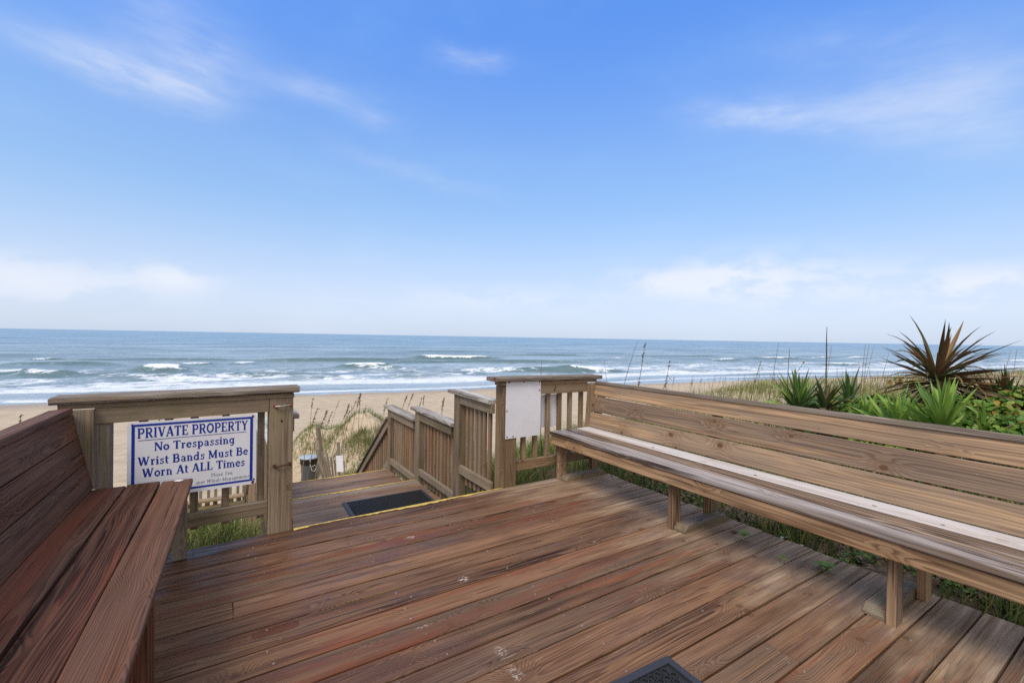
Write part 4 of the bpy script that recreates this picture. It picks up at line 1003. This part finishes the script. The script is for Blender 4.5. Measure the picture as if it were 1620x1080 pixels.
yucca('broad bright green yucca leaning left, under the left side of the dead crown', tuple(at(1418, 690, 4.1)), 44, 0.44, 0.042, 'yucca_lime', (0.25, 1.5), (0.0, 0.3), 8, 0.35, tilt=(-0.2, 0.1))
yucca('bright green yucca half hidden by vines under the half brown one', tuple(at(1552, 700, 3.8)), 40, 0.36, 0.036, 'yucca_lime', (0.25, 1.5), (0.0, 0.35), 8, 0.35, tilt=(0.2, 0.1))
yucca('tangled green yucca low in the vines beside the grey stake', tuple(at(1375, 672, 4.6)), 40, 0.34, 0.034, 'yucca_lime', (0.1, 1.4), (0.0, 0.4), 16, 0.4, tilt=(0.15, -0.1))
def vine_patch(name, n, pts, mat, size=(0.016, 0.036)):
    """round leaves on thin runners heaped over the dune shrubs"""
    V, F, W = [], [], []
    for _ in range(n):
        c, r = random.choice(pts)
        d = Vector((random.gauss(0, 1), random.gauss(0, 1), random.gauss(0, 1))).normalized() * (random.random() ** 0.4)
        p = Vector(c) + Vector((d.x * r[0], d.y * r[1], d.z * r[2])); s = random.uniform(*size)
        nrm = (Vector((random.gauss(0, .6), random.gauss(0, .6), 1)) + d * 0.7).normalized()
        u = nrm.orthogonal().normalized(); u = Matrix.Rotation(random.uniform(0, 6.28), 3, nrm) @ u; v = nrm.cross(u)
        k = 8; b0 = len(V); w_ = (random.random(), random.random(), random.random())
        V.append(tuple(p - nrm * s * 0.12)); W.append(w_)
        for i in range(k):
            a = 2 * pi * i / k; rr2 = s * (1.0 - 0.30 * exp(-((a - pi) / 0.5) ** 2) + 0.12 * cos(a))
            V.append(tuple(p + u * rr2 * cos(a) + v * rr2 * sin(a) * 0.95 + nrm * (0.15 * s * cos(2 * a)))); W.append(w_)
        for i in range(k): F.append((b0, b0 + 1 + i, b0 + 1 + (i + 1) % k))
    o = raw(name, V, F, M[mat], W); tag(o, kind='stuff'); return o
vp = [(at(x, y, d), r) for x, y, d, r in [
    (1290, 668, 4.5, (.25, .25, .10)), (1340, 665, 4.7, (.3, .3, .12)), (1395, 640, 5.0, (.3, .3, .10)), (1430, 700, 4.2, (.35, .3, .12)), (1545, 675, 4.0, (.3, .3, .14)), (1600, 660, 4.2, (.3, .3, .2)),
    (1570, 700, 3.7, (.3, .25, .10)), (1610, 690, 3.7, (.25, .25, .18)), (1420, 668, 4.5, (.35, .3, .10)), (1470, 655, 4.4, (.3, .3, .10)), (1540, 640, 4.4, (.35, .3, .10)), (1320, 640, 5.0, (.4, .3, .08)), (1600, 625, 4.4, (.3, .3, .10)), (1380, 690, 4.4, (.4, .3, .08)), (1500, 650, 4.7, (.25, .3, .12))]]
vine_patch('vine_leaves', 9500, vp, 'vine')
vine_patch('vine_leaves', 420, [(at(x, y, d), r) for x, y, d, r in [(1590, 640, 4.2, (.3, .3, .16)), (1605, 668, 3.9, (.25, .25, .10)), (1540, 610, 4.7, (.25, .25, .07)), (1440, 605, 5.2, (.25, .25, .06)), (1490, 672, 4.1, (.15, .15, .05))]], 'vine_gold', (0.012, 0.028))
vine_patch('dead_vine_leaves', 700, vp, 'thatch', (0.012, 0.03))
edge = [((random.uniform(3.33, 3.75), y, -0.06), (.16, .13, .025)) for y in np.arange(-0.5, 3.4, 0.12)]
vine_patch('leaf_litter', 1500, edge, 'thatch', (0.006, 0.020))
vine_patch('ground_weeds', 900, [e for e in edge if random.random() < 0.55], 'vine', (0.008, 0.022))
# brush and dead runners under the vines, down to the sand
mb = MB()
for i in range(260):
    x = random.uniform(4.6, 8.2); y = random.uniform(-0.6, 2.9) * 1.0
    z = float(ground(x, y)); p = Vector((x, y, z)); q = p + Vector((random.gauss(0, .25), random.gauss(0, .25), random.uniform(.25, .8)))
    tube(mb, [p, (p + q) / 2 + Vector((random.gauss(0, .06), random.gauss(0, .06), .04)), q], [.006, .004, .002], 4, 0, (random.random(), random.random(), random.random()))
o = mb.build('brush_twigs', M['thatch']); tag(o, kind='stuff')
field('grass', 7000, 4.3, 9.5, -1.2, 3.6, (.35, .75), .014, M['grass_green'], lambda x, y: 0.4 + 0.6 * clump(x, y, 1.1), 0.9)


# ------------------------------------------------------------------ sea oats and stalks
def oat_meshes(head, drop, mat, h=1.0, seed=0):
    """meshes for one stalk: stem and seed head, base at the origin, height h"""
    rnd = random.Random(seed); lx, ly = rnd.uniform(.05, .18), rnd.uniform(-.08, .05)
    pts = [Vector((lx * t ** 2, ly * t ** 2, h * t)) for t in (0, .25, .5, .75, .9, 1.0)]
    ms = MB(); tube(ms, pts, [.0030, .0027, .0024, .002, .0016, .001], 5, 0, (rnd.random(), rnd.random(), .5))
    mh = MB()
    for i in range(int(44 * head)):
        t = 1.0 - rnd.random() * 0.26 * head; c = Vector((lx * t ** 2, ly * t ** 2, h * t))
        L = rnd.uniform(.012, .026); a = rnd.uniform(0, 6.28); e = rnd.uniform(-.9, .9) - drop
        d = Vector((cos(a) * cos(e), sin(a) * cos(e), sin(e))); s = d.orthogonal().normalized() * L * .24
        c = c + d * L * .2
        mh.add([c - d * L * .6, c + s, c + d * L * .7, c - s], [(0, 1, 2, 3)], None, (rnd.random(), rnd.random(), .5))
    return ms, mh, mat
def oat(label, base, top, head=1.0, drop=0.0, mat='oat', group=None, seed=0, thick=1.0):
    h = (Vector(top) - Vector(base)).length
    ms, mh, mat = oat_meshes(head, drop, mat, 1.0, seed)
    t = thing('sea_oat', label, 'sea oat', (0, 0, 0), group)
    a = ms.build('stem', M['straw'], t)
    if head > 0: mh.build('seed_head', M[mat], t)
    d = (Vector(top) - Vector(base))
    off = Vector(ms.v[-1])                         # where the unit stalk ends
    t.matrix_world = Matrix.Translation(base) @ off.to_track_quat('Z', 'Y').to_matrix().to_4x4().inverted().lerp(Matrix.Identity(4), 0) if False else Matrix.Translation(base)
    q = off.rotation_difference(d); t.rotation_mode = 'QUATERNION'; t.rotation_quaternion = q; s = h / off.length
    t.location = base; t.scale = (s * thick, s * thick, s)
    return t
def gz(p, dz=0.0): return Vector((p.x, p.y, float(ground(p.x, p.y)) + dz))
def stalk(label, px_top, px_low, depth, **k):
    a = at(*px_top, depth); b = at(*px_low, depth); d = a - b
    z0 = float(ground(b.x, b.y)) - 0.03
    base = b + d * ((z0 - b.z) / d.z) if abs(d.z) > 1e-3 else b
    return oat(label, base, a, **k)
stalk('tall sea oat with a dark narrow seed head past the bench end', (1021, 541), (1012, 607), 5.0, head=1.5, seed=1)
stalk('sea oat with a short clumped seed head above the bench back', (1060, 570), (1055, 612), 5.0, head=0.9, seed=2)
stalk('bent sea oat with a pale drooping head near the bench back', (1060, 598), (1050, 615), 4.4, head=1.0, drop=1.1, mat='oat_pale', seed=3)
stalk('bare thin stalk leaning beside the tall dark seed head', (1009, 538), (993, 605), 5.2, head=0, seed=4)
stalk('thin bare stalk rising from the corner where railing and bench meet', (956, 569), (962, 603), 4.6, head=0, seed=5)
stalk('very thin bare stalk standing behind the cap of the baluster railing', (857, 570), (858, 597), 4.6, head=0, seed=6)
stalk('sea oat with a small dark head in front of the white breakers', (1204, 571), (1196, 610), 6.0, head=1.0, seed=7)
stalk('tall bare stalk left of the dead crown, leaning over the dark green yucca', (1232, 541), (1221, 605), 5.4, head=0, seed=8)
stalk('sea oat with ragged pale tassels over the dark green yucca', (1272, 572), (1256, 600), 5.2, head=0.7, drop=0.6, mat='oat_pale', seed=9)
stalk('short bare stalk standing in the dark green yucca', (1239, 555), (1244, 610), 5.0, head=0, mat='oat', seed=10, thick=1.6)
pt_ = at(1308, 517, 5.6); pb_ = gz(at(1308.5, 600, 5.6), -.05); mb = MB()
tube(mb, [pb_.lerp(pt_, k / 8) + Vector((random.uniform(-.004, .004), random.uniform(-.004, .004), 0)) for k in range(9)], [.013, .012, .011, .010, .009, .008, .007, .006, .003], 7, 0, (.4, .4, .4))
for k in range(9): q = pb_.lerp(pt_, 0.45 + 0.05 * k); tube(mb, [q, q + Vector((random.uniform(-.03, .03), random.uniform(-.03, .03), .025))], [.003, .001], 4, 0, (.4, .4, .4))
tag(mb.build('dead_flower_stalk', M['dark_stem']), 'tallest dark dead flower stalk, straight and thick, crossing the horizon', 'dead stalk')
for i, (x, y, x2, y2, d) in enumerate([(1316, 545, 1310, 600, 5.8), (1369, 545, 1364, 600, 5.6), (1375, 545, 1372, 600, 5.9), (1383, 547, 1370, 600, 5.5), (1406, 560, 1396, 598, 5.4), (1600, 552, 1585, 600, 5.0), (1609, 552, 1606, 600, 5.2)]):
    stalk('thin bare grass stalk among the tall ones beside the dead yucca crown', (x, y), (x2, y2), d, head=0, seed=20 + i, group='thin stalks by the yuccas')
# the sea oats of the far dune edge and of the low dune by the steps share a few meshes
PROT = []
for i in range(6):
    ms, mh, mt = oat_meshes(0.75, 0.2, 'oat', 1.0, 40 + i)
    a = ms.build('stem', M['straw']); b_ = mh.build('seed_head', M[mt]); PROT.append((a, b_, Vector(ms.v[-1])))
used = set()
def oat_copy(label, group, base, h, az_=None, thick=1.0, lean_=0.0):
    i = random.randrange(len(PROT)); a, b_, off = PROT[i]
    t = thing('sea_oat', label, 'sea oat', (0, 0, 0), group)
    for o in (a, b_):
        if i in used: o = o.copy(); C.objects.link(o)
        o.parent = t
    used.add(i)
    t.location = base; t.rotation_euler = (lean_, random.uniform(-.12, .12), random.uniform(-.6, .6)); t.scale = (h * thick, h * thick, h)
    return t
for (x, y, d) in [(482, 645, 14.5), (490, 648, 14.5), (497, 628, 16), (526, 632, 16), (504, 650, 14.8), (527, 640, 15), (541, 645, 15.4), (545, 637, 15.3), (548, 632, 15.6), (556, 621, 15), (561, 640, 16), (572, 640, 15.5), (575, 620, 15),
                  (598, 650, 16), (605, 634, 15), (608, 628, 15.2), (632, 625, 14.5), (640, 623, 14.6), (660, 628, 14.8), (674, 624, 15), (698, 628, 14.2), (703, 628, 15), (583, 668, 15.5), (520, 655, 16), (612, 662, 15.6)]:
    p = at(x, y, d); gz_ = float(ground(p.x, p.y)); oat_copy('sea oat with a nodding brown head on the grassy low dune below the steps', 'sea oats on the low dune', (p.x - .1, p.y, gz_ - .02), max(0.5, p.z - gz_), thick=1.6)
for i in range(46):
    px_ = random.uniform(1040, 1250) if i < 40 else random.uniform(1250, 1420); d = random.uniform(7.5, 9.5); p = at(px_, random.uniform(588, 606) + (1150 - px_) * 0.05, d); gz_ = float(ground(p.x, p.y))
    oat_copy('sea oat with a small head along the far grassy dune edge', 'sea oats along the dune edge', (p.x, p.y, gz_ - .02), max(0.4, p.z - gz_), thick=1.0)
for (x, y, d) in [(10, 655, 4.4), (18, 664, 4.4), (30, 660, 4.5), (66, 655, 4.3), (50, 668, 4.2), (238, 655, 5.0), (262, 672, 5.5)]:
    p = at(x, y, d); gz_ = float(ground(p.x, p.y)); oat_copy('sea oat with a brown head leaning behind the dark bench and its railing', 'sea oats behind the dark bench', (p.x + .05, p.y + .1, gz_ - .02), max(0.4, p.z - gz_))

# ------------------------------------------------------------------ beach furniture below
bp = at(489, 722, 15.0); bx_, by_ = bp.x, bp.y; bz = float(ground(bx_, by_)) - 0.02; bt = bp.z - bz
tb = thing('rubbish_bin', 'grey plastic rubbish bin with a pale lid and black liner on the sand', 'bin', (bx_, by_, bz))
def lathe(name, prof, mat, parent, n=20, sm=True):
    mb = MB(); vs = [(bx_ + r * cos(2 * pi * k / n), by_ + r * sin(2 * pi * k / n), bz + z) for r, z in prof for k in range(n)]
    mb.add(vs, [(q * n + k, q * n + (k + 1) % n, (q + 1) * n + (k + 1) % n, (q + 1) * n + k) for q in range(len(prof) - 1) for k in range(n)]); return mb.build(name, mat, parent, sm)
lathe('body', [(.001, 0), (.20, 0), (.21, .02), (.262, bt - .12), (.262, bt - .08), (.27, bt - .08), (.27, bt - .02), (.25, bt - .02)], M['bin'], tb)
lathe('liner', [(.272, bt - .02), (.285, bt - .05), (.278, bt - .12), (.282, bt - .17), (.272, bt - .22)], M['bag'], tb)
lathe('lid', [(.29, bt - .03), (.295, bt - .01), (.285, bt + .01), (.20, bt + .035), (.001, bt + .045)], M['bin_lid'], tb)
mb = MB(); cpt = Vector((bx_, by_, bz + bt))
tube(mb, [cpt + Vector(q) for q in ((-.02, -.30, 0), (-.01, -.32, -.2), (.04, -.33, -.38), (.12, -.32, -.42), (.2, -.28, -.3), (.12, -.31, -.22), (.05, -.32, -.26))], .008, 6); mb.build('cord', M['white'], tb)

# leaning posts and slats of an old sand fence
sf_ = thing('sand_fence', 'broken grey slatted sand fence with one tall leaning post by the bin', 'fence', tuple(gz(at(515, 745, 13.0))))
b0 = gz(at(519, 760, 13.2), -.2); plank('post', sf_, M['drift'], b0, at(503, 676, 13.2), 0.13, 0.10, (1, 0, 0), r=0.03, seg=3)
for i, (xa, ya, xb, yb_, w_) in enumerate([(512, 742, 501, 710, .11), (516, 750, 508, 715, .10), (523, 755, 517, 716, .06), (527, 755, 524, 722, .05), (531, 755, 529, 727, .05), (520, 752, 513, 722, .08), (545, 755, 544, 728, .05)]):
    a = at(xa, ya, 13.0); b_ = at(xb, yb_, 13.0); a = a + (a - b_) * 1.2
    plank('slat', sf_, M['drift'], a, b_, w_, 0.012, (1, 0.2, 0), r=0.003)
sp = thing('marker_post', 'weathered post carrying a small blank white board among the dune grass', 'post', tuple(gz(at(538, 745, 12.4))))
pb = at(538, 745, 12.4); plank('post', sp, M['drift'], gz(pb, -.2), at(535.5, 699, 12.4), 0.075, 0.075, (1, 0, 0), r=0.008)
a, b_ = at(533, 721, 12.33), at(542.5, 746, 12.33)
plank('board', sp, M['white'], at(537.0, 720.5, 12.33), at(538.5, 746, 12.33), 0.185, 0.014, (cos(yaw), -sin(yaw), 0), r=0.003)
stp = thing('wooden_stake', 'short grey wooden stake standing in the vines behind the bench', 'stake', tuple(gz(at(1352, 620, 5.6))))
plank('shaft', stp, M['drift'], gz(at(1353, 640, 5.6), -.1), at(1352, 596, 5.6), 0.045, 0.045, (1, 0, 0), r=0.005)

# low boardwalk fence seen under the lettered sign
lf = thing('boardwalk_fence', 'low pale picket fence with two rails seen beneath the lettered sign', 'fence', (0.0, 9.3, -2.4))
plank('cap', lf, M['rail_warm'], (-1.2, 9.27, -1.535), (0.34, 9.27, -1.535), 0.14, 0.036, (0, 1, 0), r=0.005)
plank('rail', lf, M['rail_warm'], (-1.2, 9.24, -1.675), (0.34, 9.24, -1.675), 0.11, 0.038, (0, 0, 1), r=0.004)
for k in range(13):
    plank('picket', lf, M['rail_warm'], (-1.15 + k * .118, 9.276, -2.8), (-1.15 + k * .118, 9.276, -1.56), 0.066, 0.03, (1, 0, 0), r=0.003)
for xx in (-1.2, -0.42, 0.37): plank('post', lf, M['rail'], (xx, 9.36, -3.6), (xx, 9.36, -1.0), 0.09, 0.09, (1, 0, 0), r=0.004)
hf = thing('slat_fence', 'taller weathered slat fence standing behind the low pale picket fence', 'fence', (0.0, 10.4, -2.8))
for k in range(15): plank('slat', hf, M['drift'], (-1.3 + k * .12, 10.4, -3.5), (-1.3 + k * .12 + random.uniform(-.02, .02), 10.4, -1.25 + random.uniform(-.12, .1)), 0.05, 0.014, (1, 0, 0), r=0.003)
for zz in (-1.6, -2.6): plank('rail', hf, M['drift'], (-1.35, 10.43, zz), (0.5, 10.43, zz), 0.05, 0.02, (0, 0, 1), r=0.003)

# ------------------------------------------------------------------ small things on and beside the deck
def sprig(label, x, y, z, n, s, h):
    t = thing('seedling', label, 'seedling', (x, y, z)); V = []; o = Vector((x, y, z))
    mb = MB(); top = o + Vector((random.uniform(-.01, .01), 0, h)); tube(mb, [o + Vector((0, 0, -.02)), o + Vector((.004, 0, h * .5)), top], .0018, 5, 0, (.3, .3, .3)); mb.build('stem', M['yucca_lime'], t)
    for k in range(n):
        a = k * 2.4 + random.uniform(-.4, .4); q = top - Vector((0, 0, h * 0.5 * k / n)); mb = MB()
        vs, fs = sword_leaf(s * random.uniform(.8, 1.2), s * 0.55, a, 0.5, 0.9, 0, 5, 0.15)
        mb.add([q + v for v in vs], fs, None, (random.random() * .5, random.random(), .5)); mb.build('leaf', M['yucca_lime'], t)
sprig('lobed green seedling growing out of a deck gap by the middle bench leg', 2.99, 1.700, 0.0, 6, 0.055, 0.045)
sprig('low spreading green seedling at the gap nearest the weedy deck edge', 3.03, 1.2265, 0.0, 8, 0.07, 0.02)
sprig('thin grassy seedling standing in a deck gap between the two green ones', 2.86, 1.385, 0.0, 3, 0.035, 0.05)
def scrap(label, name, cat, x, y, s, mat, z=None):
    mb = MB(); n = 9; z = float(ground(x, y)) + .045 if z is None else z
    pts = [(x + s * random.uniform(.6, 1.1) * cos(2 * pi * k / n), y + s * random.uniform(.4, .8) * sin(2 * pi * k / n), z + random.uniform(0, s * .35)) for k in range(n)]
    mb.add(pts + [(x, y, z + s * .25)], [(k, (k + 1) % n, n) for k in range(n)], None, (random.random(), .5, .5)); return tag(mb.build(name, M[mat]), label, cat)
scrap('torn scrap of white paper lying in the sand under the long bench', 'paper_scrap', 'litter', 3.385, 1.640, 0.038, 'paper')
scrap('small crumpled pale scrap on the sand nearer than the white paper', 'paper_scrap', 'litter', 3.36, 1.50, 0.018, 'paper')
for k, (x, y, z) in enumerate([(3.05, 1.80, .004), (3.42, 1.86, None), (3.50, 1.72, None), (3.38, 1.95, None), (3.46, 1.40, None), (3.34, 2.6, None), (3.5, 1.1, None), (3.4, 0.6, None), (3.55, 0.9, None)]):
    o = scrap('curled brown dead leaf in the litter along the open deck edge', 'dead_leaf', 'leaf', x, y, random.uniform(.018, .035), 'dead_leaf', z); o['group'] = 'dead leaves along the deck edge'
mb = MB(); n = 9
mb.add([(-0.215 + .022 * cos(k * 2 * pi / n) * random.uniform(.7, 1.2), 3.318 + .018 * sin(k * 2 * pi / n) * random.uniform(.7, 1.2), 0.4612) for k in range(n)], [tuple(range(n))])
tag(mb.build('bird_dropping', M['paper']), 'pale splash at the far end of the dark bench seat', 'dropping')
